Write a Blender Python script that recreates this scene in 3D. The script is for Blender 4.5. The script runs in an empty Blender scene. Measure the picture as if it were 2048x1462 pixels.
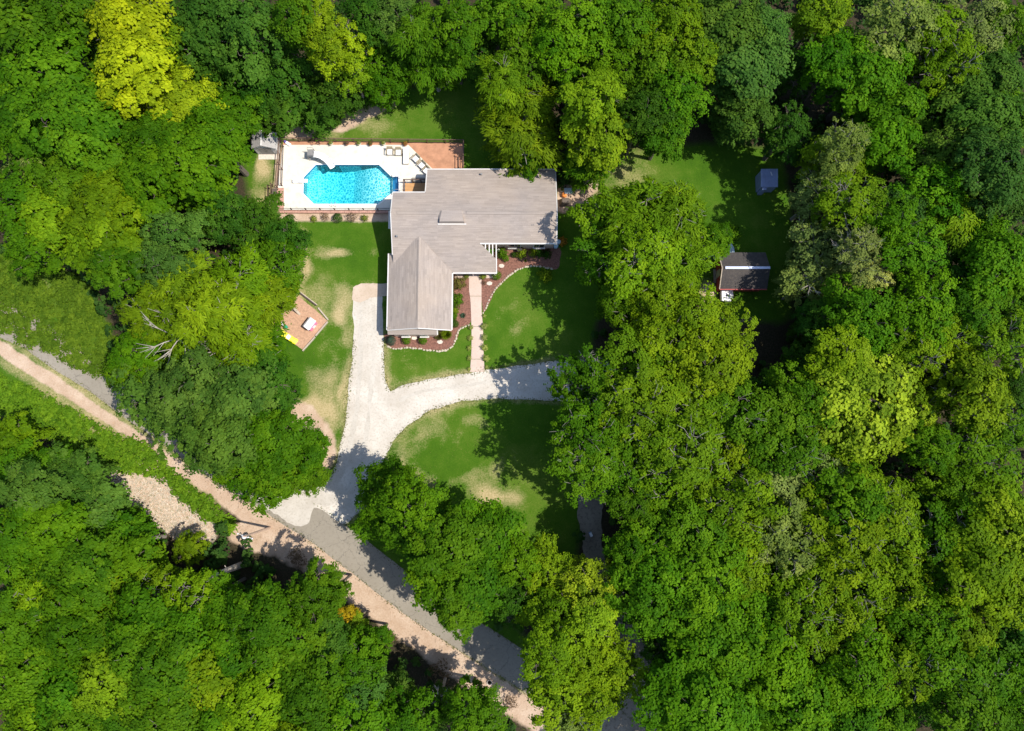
import bpy, bmesh, math, random
import numpy as np
from mathutils import Vector, geometry

R = math.radians
sc = bpy.context.scene
C = sc.collection

# ------------------------------------------------------------------ camera
CAM_H, TILT, LENS = 85.0, R(6.5), 24.0
cam_d = bpy.data.cameras.new("camera"); cam_d.lens = LENS; cam_d.sensor_width = 36
cam_d.clip_start = 0.5; cam_d.clip_end = 6000
cam = bpy.data.objects.new("camera", cam_d); C.objects.link(cam)
cam.location = (0, 0, CAM_H); cam.rotation_euler = (TILT, 0, 0)
sc.camera = cam

# ------------------------------------------------------------------ sky, sun, exposure
SUN = Vector((0.64, -0.13, 1.0)).normalized()           # towards the sun
el = math.asin(SUN.z); az = math.atan2(SUN.x, SUN.y)
w = bpy.data.worlds.new("World"); sc.world = w; w.use_nodes = True
nt = w.node_tree
sky = nt.nodes.new("ShaderNodeTexSky"); sky.sky_type = 'NISHITA'; sky.sun_disc = False
sky.sun_elevation = el; sky.sun_rotation = az; sky.air_density = 1.0; sky.dust_density = 0.6
bg = nt.nodes["Background"]; bg.inputs[1].default_value = 0.15
nt.links.new(sky.outputs[0], bg.inputs[0])
sun_d = bpy.data.lights.new("sun", 'SUN'); sun_d.energy = 3.75; sun_d.angle = R(0.5); sun_d.color = (1.0, 0.95, 0.86)
sun = bpy.data.objects.new("sun", sun_d); C.objects.link(sun)
sun.rotation_euler = SUN.to_track_quat('Z', 'Y').to_euler(); sun.location = (40, -20, 120)
sc.view_settings.view_transform = 'Standard'; sc.view_settings.look = 'None'
sc.view_settings.exposure = 0.72; sc.view_settings.gamma = 1.0
sc.cycles.max_bounces = 5; sc.cycles.diffuse_bounces = 3; sc.cycles.glossy_bounces = 2; sc.cycles.transparent_max_bounces = 8

# ------------------------------------------------------------------ survey: photo position -> ground plan
F = 2048 / 36 * LENS
CT, ST = math.cos(TILT), math.sin(TILT)
def P(px, py, h=0.0):
    u = (px - 1024) / F; v = (731 - py) / F
    y = v * CT + ST; z = v * ST - CT; t = (CAM_H - h) / -z
    return (u * t, y * t)
def P3(px, py, h=0.0):
    a = P(px, py, h); return Vector((a[0], a[1], h))
def PL(pts, h=0.0): return [P(a, b, h) for a, b in pts]

# ------------------------------------------------------------------ materials
def new_mat(name):
    m = bpy.data.materials.new(name); m.use_nodes = True
    return m, m.node_tree, m.node_tree.nodes["Principled BSDF"]
def ramp(nt, stops):
    r = nt.nodes.new("ShaderNodeValToRGB"); e = r.color_ramp.elements
    e[0].position, e[0].color = stops[0][0], (*stops[0][1], 1)
    e[1].position, e[1].color = stops[-1][0], (*stops[-1][1], 1)
    for p, c in stops[1:-1]:
        q = e.new(p); q.color = (*c, 1)
    return r
def noise(nt, scale, detail=4, rough=0.55, coord='Object', stretch=None):
    tc = nt.nodes.new("ShaderNodeTexCoord"); n = nt.nodes.new("ShaderNodeTexNoise")
    n.inputs["Scale"].default_value = scale; n.inputs["Detail"].default_value = detail; n.inputs["Roughness"].default_value = rough
    src = tc.outputs[coord]
    if stretch:
        mp = nt.nodes.new("ShaderNodeMapping"); mp.inputs["Scale"].default_value = stretch
        nt.links.new(src, mp.inputs[0]); src = mp.outputs[0]
    nt.links.new(src, n.inputs["Vector"]); return n
def math_n(nt, op, a, b=None, clamp=False):
    n = nt.nodes.new("ShaderNodeMath"); n.operation = op; n.use_clamp = clamp
    for i, v in enumerate((a, b)):
        if v is None: continue
        if isinstance(v, (int, float)): n.inputs[i].default_value = v
        else: nt.links.new(v, n.inputs[i])
    return n.outputs[0]
def mix_c(nt, fac, a, b):
    n = nt.nodes.new("ShaderNodeMix"); n.data_type = 'RGBA'
    for s, v in ((n.inputs[0], fac), (n.inputs[6], a), (n.inputs[7], b)):
        if isinstance(v, (int, float)): s.default_value = v
        elif isinstance(v, tuple): s.default_value = (*v, 1)
        else: nt.links.new(v, s)
    return n.outputs[2]
def bump(nt, bsdf, h, strength, dist=0.02):
    b = nt.nodes.new("ShaderNodeBump"); b.inputs["Strength"].default_value = strength; b.inputs["Distance"].default_value = dist
    nt.links.new(h, b.inputs["Height"]); nt.links.new(b.outputs[0], bsdf.inputs["Normal"])

def plain(name, c, rough=0.6, var=0.22, scale=3.0, bmp=0.25, metallic=0.0, spec=0.4, stretch=None, coord='Object'):
    m, nt, b = new_mat(name)
    n = noise(nt, scale, 5, 0.6, coord, stretch)
    lo = tuple(x * (1 - var) for x in c); hi = tuple(min(1, x * (1 + var)) for x in c)
    r = ramp(nt, [(0.3, lo), (0.7, hi)])
    nt.links.new(n.outputs[0], r.inputs[0]); nt.links.new(r.outputs[0], b.inputs["Base Color"])
    b.inputs["Roughness"].default_value = rough; b.inputs["Metallic"].default_value = metallic
    b.inputs["Specular IOR Level"].default_value = spec
    if bmp: bump(nt, b, n.outputs[0], bmp)
    return m

M = {}
M['white'] = plain('white_paint', (0.60, 0.565, 0.52), 0.5, 0.08, 2)
M['wall'] = None
M['brown'] = plain('brown_wood', (0.13, 0.075, 0.05), 0.7, 0.3, 2, stretch=(1, 1, 6))
M['deckwood'] = plain('deck_wood', (0.50, 0.27, 0.11), 0.6, 0.2, 1.5, stretch=(0.6, 8, 1))
M['timber'] = plain('weathered_timber', (0.42, 0.35, 0.27), 0.8, 0.25, 2)
M['darktimber'] = plain('dark_timber', (0.07, 0.05, 0.04), 0.8, 0.25, 2)
M['grey'] = plain('grey_plastic', (0.22, 0.21, 0.20), 0.5, 0.12, 2)
M['tan'] = plain('tan_frame', (0.36, 0.29, 0.18), 0.5, 0.12, 4)
M['cushion'] = plain('white_cushion', (0.76, 0.74, 0.70), 0.8, 0.06, 4)
M['terracotta'] = plain('terracotta', (0.36, 0.15, 0.08), 0.8, 0.15, 6)
M['cream'] = plain('cream_pot', (0.62, 0.56, 0.42), 0.7, 0.1, 6)
M['pink'] = plain('pink_plastic', (0.75, 0.22, 0.34), 0.35, 0.05, 2, 0)
M['plwhite'] = plain('white_plastic', (0.78, 0.76, 0.76), 0.35, 0.04, 2, 0)
M['yellow'] = plain('yellow_plastic', (0.72, 0.66, 0.02), 0.35, 0.1, 2, 0)
M['green'] = plain('green_plastic', (0.03, 0.30, 0.17), 0.35, 0.08, 2, 0)
M['bluefab'] = plain('blue_fabric', (0.10, 0.18, 0.36), 0.8, 0.15, 5)
M['orange'] = plain('orange_plastic', (0.75, 0.25, 0.05), 0.4, 0.08, 2, 0)
M['ltblue'] = plain('light_blue_plastic', (0.42, 0.58, 0.66), 0.4, 0.05, 2, 0)
M['red'] = plain('red_paint', (0.36, 0.06, 0.05), 0.6, 0.15, 3)
M['tarp'] = plain('blue_grey_metal', (0.26, 0.31, 0.48), 0.45, 0.15, 1.2)
M['ridgemetal'] = plain('pale_ridge_metal', (0.55, 0.60, 0.75), 0.35, 0.08, 2, metallic=0.2)
M['darkglass'] = plain('dark_window_glass', (0.02, 0.025, 0.03), 0.08, 0.1, 1, 0)
M['metal'] = plain('galvanised_metal', (0.45, 0.46, 0.48), 0.35, 0.1, 3, 0, metallic=0.7)
M['darkmetal'] = plain('dark_metal', (0.04, 0.035, 0.03), 0.5, 0.1, 3, 0)
M['stone'] = plain('pale_edging_stone', (0.46, 0.39, 0.29), 0.85, 0.3, 4)
M['flag'] = plain('pale_flagstone', (0.58, 0.50, 0.42), 0.85, 0.2, 4)
M['pole'] = plain('pole_wood', (0.46, 0.33, 0.25), 0.85, 0.2, 2, stretch=(3, 3, 0.5))
M['deadwood'] = plain('bare_dead_wood', (0.34, 0.30, 0.25), 0.85, 0.25, 2)
M['shed_roof'] = plain('shed_shingle', (0.33, 0.31, 0.29), 0.8, 0.15, 6)
M['shed_wall'] = plain('shed_siding', (0.62, 0.60, 0.57), 0.65, 0.08, 2)
M['concrete_grey'] = plain('grey_concrete', (0.23, 0.21, 0.18), 0.9, 0.15, 1.5)
M['brickedge'] = plain('pink_brick_edging', (0.42, 0.23, 0.17), 0.85, 0.3, 5)
M['mulch'] = plain('red_brown_mulch', (0.19, 0.088, 0.062), 0.95, 0.5, 5, 0.8)
M['sandmulch'] = plain('orange_play_mulch', (0.43, 0.26, 0.165), 0.95, 0.22, 4, 0.6)
M['redclay'] = plain('bare_orange_soil', (0.42, 0.21, 0.12), 0.95, 0.22, 1.2, 0.6)
M['pad'] = plain('brown_plastic', (0.11, 0.085, 0.065), 0.6, 0.2, 3)

def two_noise(name, c1, c2, c3, s1, s2, rough=0.9, bmp=0.5, spec=0.25):
    m, nt, b = new_mat(name)
    n1 = noise(nt, s1, 5, 0.6); n2 = noise(nt, s2, 6, 0.7)
    r1 = ramp(nt, [(0.32, c1), (0.68, c2)]); nt.links.new(n1.outputs[0], r1.inputs[0])
    f = ramp(nt, [(0.50, (0, 0, 0)), (0.72, (1, 1, 1))]); nt.links.new(n2.outputs[0], f.inputs[0])
    col = mix_c(nt, f.outputs[0], r1.outputs[0], c3)
    nt.links.new(col, b.inputs["Base Color"]); b.inputs["Roughness"].default_value = rough
    b.inputs["Specular IOR Level"].default_value = spec
    bump(nt, b, n2.outputs[0], bmp, 0.03); return m
M['gravel'] = two_noise('white_gravel', (0.43, 0.38, 0.315), (0.60, 0.55, 0.48), (0.38, 0.325, 0.26), 0.28, 4.0)
def crack(m):
    nt = m.node_tree; b = nt.nodes["Principled BSDF"]; src = b.inputs["Base Color"].links[0].from_socket
    n = noise(nt, 0.8, 4, 0.6); tc = nt.nodes.new("ShaderNodeTexCoord"); vm = nt.nodes.new("ShaderNodeVectorMath"); vm.operation = 'MULTIPLY_ADD'
    nt.links.new(n.outputs[1], vm.inputs[0]); vm.inputs[1].default_value = (1.6, 1.6, 0); nt.links.new(tc.outputs["Object"], vm.inputs[2])
    v = nt.nodes.new("ShaderNodeTexVoronoi"); v.feature = 'DISTANCE_TO_EDGE'; v.inputs["Scale"].default_value = 0.33; nt.links.new(vm.outputs[0], v.inputs["Vector"])
    r = ramp(nt, [(0.0, (0.55, 0.55, 0.55)), (0.012, (0, 0, 0))]); nt.links.new(v.outputs["Distance"], r.inputs[0])
    nt.links.new(mix_c(nt, r.outputs[0], src, (0.09, 0.08, 0.065)), b.inputs["Base Color"])
M['gravelmix'] = two_noise('washed_gravel', (0.44, 0.395, 0.335), (0.53, 0.485, 0.42), (0.34, 0.30, 0.24), 0.5, 4.0)
M['asphalt'] = two_noise('old_asphalt', (0.235, 0.205, 0.160), (0.280, 0.246, 0.195), (0.205, 0.175, 0.135), 0.18, 3.0)
crack(M['asphalt'])
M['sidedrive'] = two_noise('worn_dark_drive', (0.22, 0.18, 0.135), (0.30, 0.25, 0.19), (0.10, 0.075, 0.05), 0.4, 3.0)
M['pooldeck'] = two_noise('pool_deck_concrete', (0.60, 0.555, 0.465), (0.66, 0.62, 0.54), (0.55, 0.50, 0.40), 0.22, 1.4, 0.8, 0.12)
M['walk'] = two_noise('pink_concrete', (0.50, 0.38, 0.31), (0.57, 0.44, 0.365), (0.45, 0.35, 0.28), 0.6, 4.0, 0.85, 0.2)
M['drygravel'] = two_noise('parking_dirt', (0.45, 0.35, 0.26), (0.54, 0.43, 0.34), (0.36, 0.28, 0.19), 0.5, 4.0)

def wall_mat():
    m, nt, b = new_mat('pink_brick_wall')
    tc = nt.nodes.new("ShaderNodeTexCoord"); mp = nt.nodes.new("ShaderNodeMapping")
    mp.inputs["Rotation"].default_value = (R(90), 0, 0); nt.links.new(tc.outputs["Object"], mp.inputs[0])
    br = nt.nodes.new("ShaderNodeTexBrick"); nt.links.new(mp.outputs[0], br.inputs["Vector"])
    br.inputs["Scale"].default_value = 1.0; br.inputs["Brick Width"].default_value = 0.23; br.inputs["Row Height"].default_value = 0.075
    br.inputs["Mortar Size"].default_value = 0.008
    br.inputs["Color1"].default_value = (0.62, 0.44, 0.36, 1); br.inputs["Color2"].default_value = (0.54, 0.37, 0.29, 1); br.inputs["Mortar"].default_value = (0.62, 0.53, 0.45, 1)
    nt.links.new(br.outputs[0], b.inputs["Base Color"]); b.inputs["Roughness"].default_value = 0.85
    return m
M['wall'] = wall_mat()

def shingle_mat(name, c, axis):
    m, nt, b = new_mat(name)
    st = (0.35, 5.0, 1) if axis == 'x' else (5.0, 0.35, 1)
    n1 = noise(nt, 1.1, 5, 0.65, stretch=st); n2 = noise(nt, 9, 4, 0.6); n3 = noise(nt, 0.22, 3, 0.5)
    r = ramp(nt, [(0.34, tuple(x * 0.84 for x in c)), (0.50, c), (0.66, tuple(x * 1.12 for x in c))])
    mixf = math_n(nt, 'ADD', math_n(nt, 'MULTIPLY', n1.outputs[0], 0.6), math_n(nt, 'MULTIPLY', n2.outputs[0], 0.4))
    nt.links.new(mixf, r.inputs[0])
    r3 = ramp(nt, [(0.3, (0.92, 0.93, 0.96)), (0.7, (1.05, 1.02, 0.98))]); nt.links.new(n3.outputs[0], r3.inputs[0])
    mu = nt.nodes.new("ShaderNodeMix"); mu.data_type = 'RGBA'; mu.blend_type = 'MULTIPLY'; mu.inputs[0].default_value = 1
    nt.links.new(r.outputs[0], mu.inputs[6]); nt.links.new(r3.outputs[0], mu.inputs[7])
    at = nt.nodes.new("ShaderNodeAttribute"); at.attribute_name = "tint"
    v = math_n(nt, 'ADD', math_n(nt, 'MULTIPLY', at.outputs["Fac"], 0.15), 0.925)
    hs = nt.nodes.new("ShaderNodeHueSaturation"); nt.links.new(mu.outputs[2], hs.inputs["Color"]); nt.links.new(v, hs.inputs["Value"])
    nt.links.new(hs.outputs[0], b.inputs["Base Color"]); b.inputs["Roughness"].default_value = 0.9
    b.inputs["Specular IOR Level"].default_value = 0.2
    bump(nt, b, n2.outputs[0], 0.3, 0.01); return m
M['shx'] = shingle_mat('taupe_shingle_rows', (0.322, 0.270, 0.230), 'x')
M['shy'] = shingle_mat('taupe_shingle_columns', (0.322, 0.270, 0.230), 'y')
M['cabinroof'] = two_noise('old_dark_shingle', (0.05, 0.045, 0.045), (0.075, 0.065, 0.06), (0.10, 0.085, 0.07), 1.0, 4.0)

def leaf_mat(name, transl=0.33):
    m, nt, b = new_mat(name)
    oi = nt.nodes.new("ShaderNodeObjectInfo"); at = nt.nodes.new("ShaderNodeAttribute"); at.attribute_name = "tint"
    hs = nt.nodes.new("ShaderNodeHueSaturation")
    nt.links.new(oi.outputs["Color"], hs.inputs["Color"])
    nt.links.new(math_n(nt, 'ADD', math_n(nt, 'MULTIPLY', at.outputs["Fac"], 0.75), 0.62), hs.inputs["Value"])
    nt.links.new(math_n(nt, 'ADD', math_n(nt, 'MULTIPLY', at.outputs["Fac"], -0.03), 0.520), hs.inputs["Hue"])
    nt.links.new(hs.outputs[0], b.inputs["Base Color"]); b.inputs["Roughness"].default_value = 0.6
    b.inputs["Specular IOR Level"].default_value = 0.05
    tr = nt.nodes.new("ShaderNodeBsdfTranslucent"); nt.links.new(hs.outputs[0], tr.inputs[0])
    mx = nt.nodes.new("ShaderNodeMixShader"); mx.inputs[0].default_value = transl
    out = nt.nodes["Material Output"]
    nt.links.new(b.outputs[0], mx.inputs[1]); nt.links.new(tr.outputs[0], mx.inputs[2]); nt.links.new(mx.outputs[0], out.inputs[0])
    return m
M['leaf'] = leaf_mat('leaves')
def bark_mat():
    m, nt, b = new_mat('bark')
    oi = nt.nodes.new("ShaderNodeObjectInfo"); n = noise(nt, 3, 5, 0.7, stretch=(4, 4, 1))
    r = ramp(nt, [(0.3, (0.6, 0.6, 0.6)), (0.7, (1.25, 1.25, 1.25))]); nt.links.new(n.outputs[0], r.inputs[0])
    mu = nt.nodes.new("ShaderNodeMix"); mu.data_type = 'RGBA'; mu.blend_type = 'MULTIPLY'; mu.inputs[0].default_value = 1
    nt.links.new(oi.outputs["Color"], mu.inputs[6]); nt.links.new(r.outputs[0], mu.inputs[7])
    nt.links.new(mu.outputs[2], b.inputs["Base Color"]); b.inputs["Roughness"].default_value = 0.9
    bump(nt, b, n.outputs[0], 0.5); return m
M['bark'] = bark_mat()

def ground_mat():
    m, nt, b = new_mat('ground_cover')
    nb = noise(nt, 0.09, 3, 0.5); nm = noise(nt, 0.55, 5, 0.6); nf = noise(nt, 5.0, 6, 0.7)
    def attr(n):
        a = nt.nodes.new("ShaderNodeAttribute"); a.attribute_name = n; return a.outputs["Fac"]
    def edge(a, amt=0.55, lo=0.38, hi=0.62, nn=None):
        x = math_n(nt, 'ADD', a, math_n(nt, 'MULTIPLY', math_n(nt, 'SUBTRACT', (nn or nm).outputs[0], 0.5), amt))
        r = ramp(nt, [(lo, (0, 0, 0)), (hi, (1, 1, 1))]); nt.links.new(x, r.inputs[0]); return r.outputs[0]
    lawn = ramp(nt, [(0.34, (0.027, 0.078, 0.004)), (0.48, (0.050, 0.116, 0.006)), (0.64, (0.108, 0.158, 0.020))])
    mixn = math_n(nt, 'ADD', math_n(nt, 'MULTIPLY', nb.outputs[0], 0.45), math_n(nt, 'ADD', math_n(nt, 'MULTIPLY', nm.outputs[0], 0.27), math_n(nt, 'MULTIPLY', nf.outputs[0], 0.28)))
    nt.links.new(mixn, lawn.inputs[0])
    dry = ramp(nt, [(0.35, (0.30, 0.245, 0.105)), (0.65, (0.46, 0.365, 0.20))]); nt.links.new(nf.outputs[0], dry.inputs[0])
    dirt = ramp(nt, [(0.32, (0.36, 0.245, 0.16)), (0.5, (0.45, 0.325, 0.23)), (0.68, (0.55, 0.43, 0.32))])
    dn = math_n(nt, 'ADD', math_n(nt, 'MULTIPLY', nm.outputs[0], 0.55), math_n(nt, 'MULTIPLY', nf.outputs[0], 0.45)); nt.links.new(dn, dirt.inputs[0])
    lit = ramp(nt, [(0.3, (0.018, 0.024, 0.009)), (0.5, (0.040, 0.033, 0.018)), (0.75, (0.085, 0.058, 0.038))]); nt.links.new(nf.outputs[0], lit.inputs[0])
    # dry grass blends softly into the green, as thin turf does
    dx = math_n(nt, 'ADD', attr('dry'), math_n(nt, 'MULTIPLY', math_n(nt, 'SUBTRACT', mixn, 0.5), 2.2))
    dr = ramp(nt, [(0.22, (0, 0, 0)), (0.85, (1, 1, 1))]); nt.links.new(dx, dr.inputs[0])
    c = mix_c(nt, dr.outputs[0], lawn.outputs[0], dry.outputs[0])
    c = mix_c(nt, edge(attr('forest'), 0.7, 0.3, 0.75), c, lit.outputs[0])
    c = mix_c(nt, edge(attr('dirt'), 0.8, 0.36, 0.66), c, dirt.outputs[0])
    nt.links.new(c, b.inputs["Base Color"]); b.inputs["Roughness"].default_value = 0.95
    b.inputs["Specular IOR Level"].default_value = 0.1
    bump(nt, b, nf.outputs[0], 0.9, 0.06); return m
M['ground'] = ground_mat()

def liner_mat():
    # blue liner; pale wandering lines are sunlight caustics painted into its colour
    m, nt, b = new_mat('painted_caustics_liner')
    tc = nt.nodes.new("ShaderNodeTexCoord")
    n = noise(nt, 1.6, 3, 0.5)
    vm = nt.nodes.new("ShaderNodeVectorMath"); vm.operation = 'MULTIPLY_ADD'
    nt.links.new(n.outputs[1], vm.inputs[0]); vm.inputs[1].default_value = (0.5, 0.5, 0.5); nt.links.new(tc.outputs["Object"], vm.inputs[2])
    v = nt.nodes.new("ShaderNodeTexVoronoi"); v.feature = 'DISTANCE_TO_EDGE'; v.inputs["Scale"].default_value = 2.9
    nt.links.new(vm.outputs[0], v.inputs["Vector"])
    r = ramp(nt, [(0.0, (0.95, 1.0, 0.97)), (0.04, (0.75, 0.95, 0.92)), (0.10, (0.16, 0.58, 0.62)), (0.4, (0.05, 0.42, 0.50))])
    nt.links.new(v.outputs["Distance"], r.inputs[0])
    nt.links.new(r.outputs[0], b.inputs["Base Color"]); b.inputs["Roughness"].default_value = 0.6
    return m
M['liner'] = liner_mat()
M['tileband'] = plain('blue_tile_band', (0.02, 0.20, 0.42), 0.25, 0.15, 6, 0)
M['steps'] = plain('blue_step_liner', (0.05, 0.24, 0.46), 0.4, 0.12, 3, 0)
def water_mat():
    m, nt, b = new_mat('pool_water')
    nt.nodes.remove(b); out = nt.nodes["Material Output"]
    tr = nt.nodes.new("ShaderNodeBsdfTransparent"); tr.inputs[0].default_value = (0.93, 0.98, 1.0, 1)
    gl = nt.nodes.new("ShaderNodeBsdfGlossy"); gl.inputs["Roughness"].default_value = 0.04
    fr = nt.nodes.new("ShaderNodeFresnel"); fr.inputs[0].default_value = 1.33
    n = noise(nt, 2.2, 4, 0.6); bp = nt.nodes.new("ShaderNodeBump"); bp.inputs["Strength"].default_value = 0.5; bp.inputs["Distance"].default_value = 0.05
    nt.links.new(n.outputs[0], bp.inputs["Height"]); nt.links.new(bp.outputs[0], gl.inputs["Normal"]); nt.links.new(bp.outputs[0], fr.inputs["Normal"])
    mx = nt.nodes.new("ShaderNodeMixShader"); nt.links.new(fr.outputs[0], mx.inputs[0]); nt.links.new(tr.outputs[0], mx.inputs[1]); nt.links.new(gl.outputs[0], mx.inputs[2])
    nt.links.new(mx.outputs[0], out.inputs["Surface"])
    va = nt.nodes.new("ShaderNodeVolumeAbsorption"); va.inputs[0].default_value = (0.0, 0.84, 0.90, 1); va.inputs[1].default_value = 0.42
    nt.links.new(va.outputs[0], out.inputs["Volume"])
    return m
M['water'] = water_mat()

# ------------------------------------------------------------------ object helpers
BASE = {}
def tag(o, label=None, cat=None, group=None, kind=None):
    if label: o['label'] = label
    if cat: o['category'] = cat
    if group: o['group'] = group
    if kind: o['kind'] = kind
    return o
def thing(name, label, cat, loc=(0, 0, 0), rotz=0.0, group=None):
    o = bpy.data.objects.new(name, None); C.objects.link(o); o.empty_display_size = 0.3
    o.location = loc; o.rotation_euler = (0, 0, rotz); BASE[o.name] = Vector(loc)
    return tag(o, label, cat, group)
def link(name, me, mat, parent=None):
    o = bpy.data.objects.new(name, me); C.objects.link(o)
    if mat is not None and not me.materials: me.materials.append(mat)
    if parent is not None: o.parent = parent
    return o
class MB:
    """collects shapes for one mesh"""
    def __init__(s): s.v = []; s.f = []; s.t = []
    def poly(s, pts, tint=0.5):
        i = len(s.v); s.v += [tuple(p) for p in pts]; s.f.append(tuple(range(i, i + len(pts)))); s.t.append(tint); return s
    def hexa(s, b, t):                                    # four bottom and four top points, ccw
        i = len(s.v); s.v += [tuple(p) for p in b] + [tuple(p) for p in t]
        s.f += [(i+3, i+2, i+1, i), (i+4, i+5, i+6, i+7)] + [(i+k, i+(k+1) % 4, i+4+(k+1) % 4, i+4+k) for k in range(4)]; s.t += [0.5]*6; return s
    def box(s, x0, y0, z0, x1, y1, z1):
        return s.hexa([(x0, y0, z0), (x1, y0, z0), (x1, y1, z0), (x0, y1, z0)], [(x0, y0, z1), (x1, y0, z1), (x1, y1, z1), (x0, y1, z1)])
    def obox(s, c, size, a=0.0):
        cx, cy, cz = c; sx, sy, sz = (q / 2 for q in size); ca, sa = math.cos(a), math.sin(a)
        q = [(cx + x*ca - y*sa, cy + x*sa + y*ca) for x, y in ((-sx, -sy), (sx, -sy), (sx, sy), (-sx, sy))]
        return s.hexa([(x, y, cz - sz) for x, y in q], [(x, y, cz + sz) for x, y in q])
    def bar(s, a, b, wd, ht=None):                        # beam between two points
        a, b = Vector(a), Vector(b); d = (b - a).normalized(); ht = ht or wd
        up = Vector((0, 0, 1)) if abs(d.z) < 0.95 else Vector((0, 1, 0))
        sd = d.cross(up).normalized() * wd / 2; u2 = sd.cross(d).normalized() * ht / 2
        return s.hexa([a - sd - u2, a + sd - u2, b + sd - u2, b - sd - u2], [a - sd + u2, a + sd + u2, b + sd + u2, b - sd + u2])
    def prism(s, pts, z0, z1):
        n = len(pts); i = len(s.v); s.v += [(x, y, z0) for x, y in pts] + [(x, y, z1) for x, y in pts]
        s.f += [tuple(range(i + n - 1, i - 1, -1)), tuple(range(i + n, i + 2*n))] + [(i+k, i+(k+1) % n, i+n+(k+1) % n, i+n+k) for k in range(n)]; s.t += [0.5]*(n+2); return s
    def tube(s, path, rad, n=6, cap=True):
        path = [Vector(p) for p in path]; m = len(path); i0 = len(s.v)
        rr = rad if isinstance(rad, (list, tuple)) else [rad] * m
        for k, p in enumerate(path):
            d = (path[min(k+1, m-1)] - path[max(k-1, 0)]).normalized()
            up = Vector((0, 0, 1)) if abs(d.z) < 0.9 else Vector((1, 0, 0))
            a = d.cross(up).normalized(); b = d.cross(a)
            for j in range(n):
                t = 2*math.pi*j/n; s.v.append(tuple(p + a*(math.cos(t)*rr[k]) + b*(math.sin(t)*rr[k])))
        for k in range(m-1):
            for j in range(n):
                s.f.append((i0+k*n+j, i0+k*n+(j+1) % n, i0+(k+1)*n+(j+1) % n, i0+(k+1)*n+j)); s.t.append(0.5)
        if cap:
            s.f += [tuple(range(i0, i0+n)), tuple(range(i0+(m-1)*n+n-1, i0+(m-1)*n-1, -1))]; s.t += [0.5, 0.5]
        return s
    def lathe(s, c, prof, n=12):
        i0 = len(s.v); m = len(prof)
        for r_, z in prof:
            for j in range(n):
                t = 2*math.pi*j/n; s.v.append((c[0]+r_*math.cos(t), c[1]+r_*math.sin(t), c[2]+z))
        for k in range(m-1):
            for j in range(n): s.f.append((i0+k*n+j, i0+k*n+(j+1) % n, i0+(k+1)*n+(j+1) % n, i0+(k+1)*n+j)); s.t.append(0.5)
        s.f.append(tuple(range(i0+(m-1)*n, i0+m*n))); s.t.append(0.5); return s
    def mesh(s, name, off=(0, 0, 0)):
        me = bpy.data.meshes.new(name); o = Vector(off)
        me.from_pydata([tuple(Vector(p) - o) for p in s.v], [], s.f)
        a = me.attributes.new("tint", 'FLOAT', 'FACE'); a.data.foreach_set("value", s.t); me.update(); return me
    def build(s, name, mat, parent=None, local=False, bevel=0.0):
        off = Vector((0, 0, 0))
        if parent is not None and not local:
            p = parent
            while p.parent: p = p.parent
            off = BASE.get(p.name, Vector((0, 0, 0)))
        me = s.mesh(name, off)
        bm = bmesh.new(); bm.from_mesh(me); bmesh.ops.recalc_face_normals(bm, faces=bm.faces); bm.to_mesh(me); bm.free()
        o = link(name, me, mat, parent)
        if bevel:
            md = o.modifiers.new("bevel", 'BEVEL'); md.width = bevel; md.segments = 1
        return o
def copy_tree(o, parent=None):
    c = o.copy(); C.objects.link(c); c.parent = parent
    for ch in o.children: copy_tree(ch, c)
    return c

rng = np.random.default_rng(7); rnd = random.Random(5)
def smooth(pts, n=8, closed=False):
    pts = [Vector((p[0], p[1])) for p in pts]; out = []; m = len(pts)
    for i in range(m if closed else m-1):
        g = (lambda k: pts[k % m]) if closed else (lambda k: pts[max(0, min(m-1, k))])
        a, b, c, d = g(i-1), g(i), g(i+1), g(i+2)
        for j in range(n):
            t = j/n; out.append(0.5*((2*b)+(c-a)*t+(2*a-5*b+4*c-d)*t*t+(3*b-a-3*c+d)*t**3))
    if not closed: out.append(pts[-1])
    return [(p.x, p.y) for p in out]
def ragged(pts, step=0.35, amp=0.12, seed=1):
    r_ = random.Random(seed); out = []; m = len(pts); ph = 0.0
    for i in range(m):
        a, b = Vector(pts[i]), Vector(pts[(i+1) % m]); d = b - a; L = d.length
        if L < 1e-6: continue
        k = max(1, int(L/step)); nrm = Vector((-d.y, d.x)).normalized()
        for j in range(k):
            ph = 0.6*ph + r_.uniform(-amp, amp)
            q = a + d*(j/k) + nrm*ph; out.append((q.x, q.y))
    return out
def sheet(name, pts, z, mat, kind='structure', holes=(), skirt=0.0):
    loops = [[Vector((x, y, z)) for x, y in pts]] + [[Vector((x, y, z)) for x, y in h] for h in holes]
    flat = [p for l in loops for p in l]
    tri = geometry.tessellate_polygon(loops)
    vs = [tuple(p) for p in flat]; fs = []
    for t in tri:
        a, b, c = (flat[k] for k in t)
        fs.append(t if (b-a).cross(c-a).z > 0 else (t[0], t[2], t[1]))
    if skirt:
        n = len(pts); i = len(vs); vs += [(x, y, z - skirt) for x, y in pts]
        fs += [(k, (k+1) % n, i+(k+1) % n, i+k) for k in range(n)]
    me = bpy.data.meshes.new(name); me.from_pydata(vs, [], fs); me.update()
    o = link(name, me, mat)
    if kind: o['kind'] = kind
    return o
def inside(X, Y, poly):
    r_ = np.zeros(X.shape, bool); n = len(poly)
    for i in range(n):
        x0, y0 = poly[i]; x1, y1 = poly[(i+1) % n]
        if y0 == y1: continue
        c = ((y0 > Y) != (y1 > Y)) & (X < (x1-x0)*(Y-y0)/(y1-y0)+x0); r_ ^= c
    return r_
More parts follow.
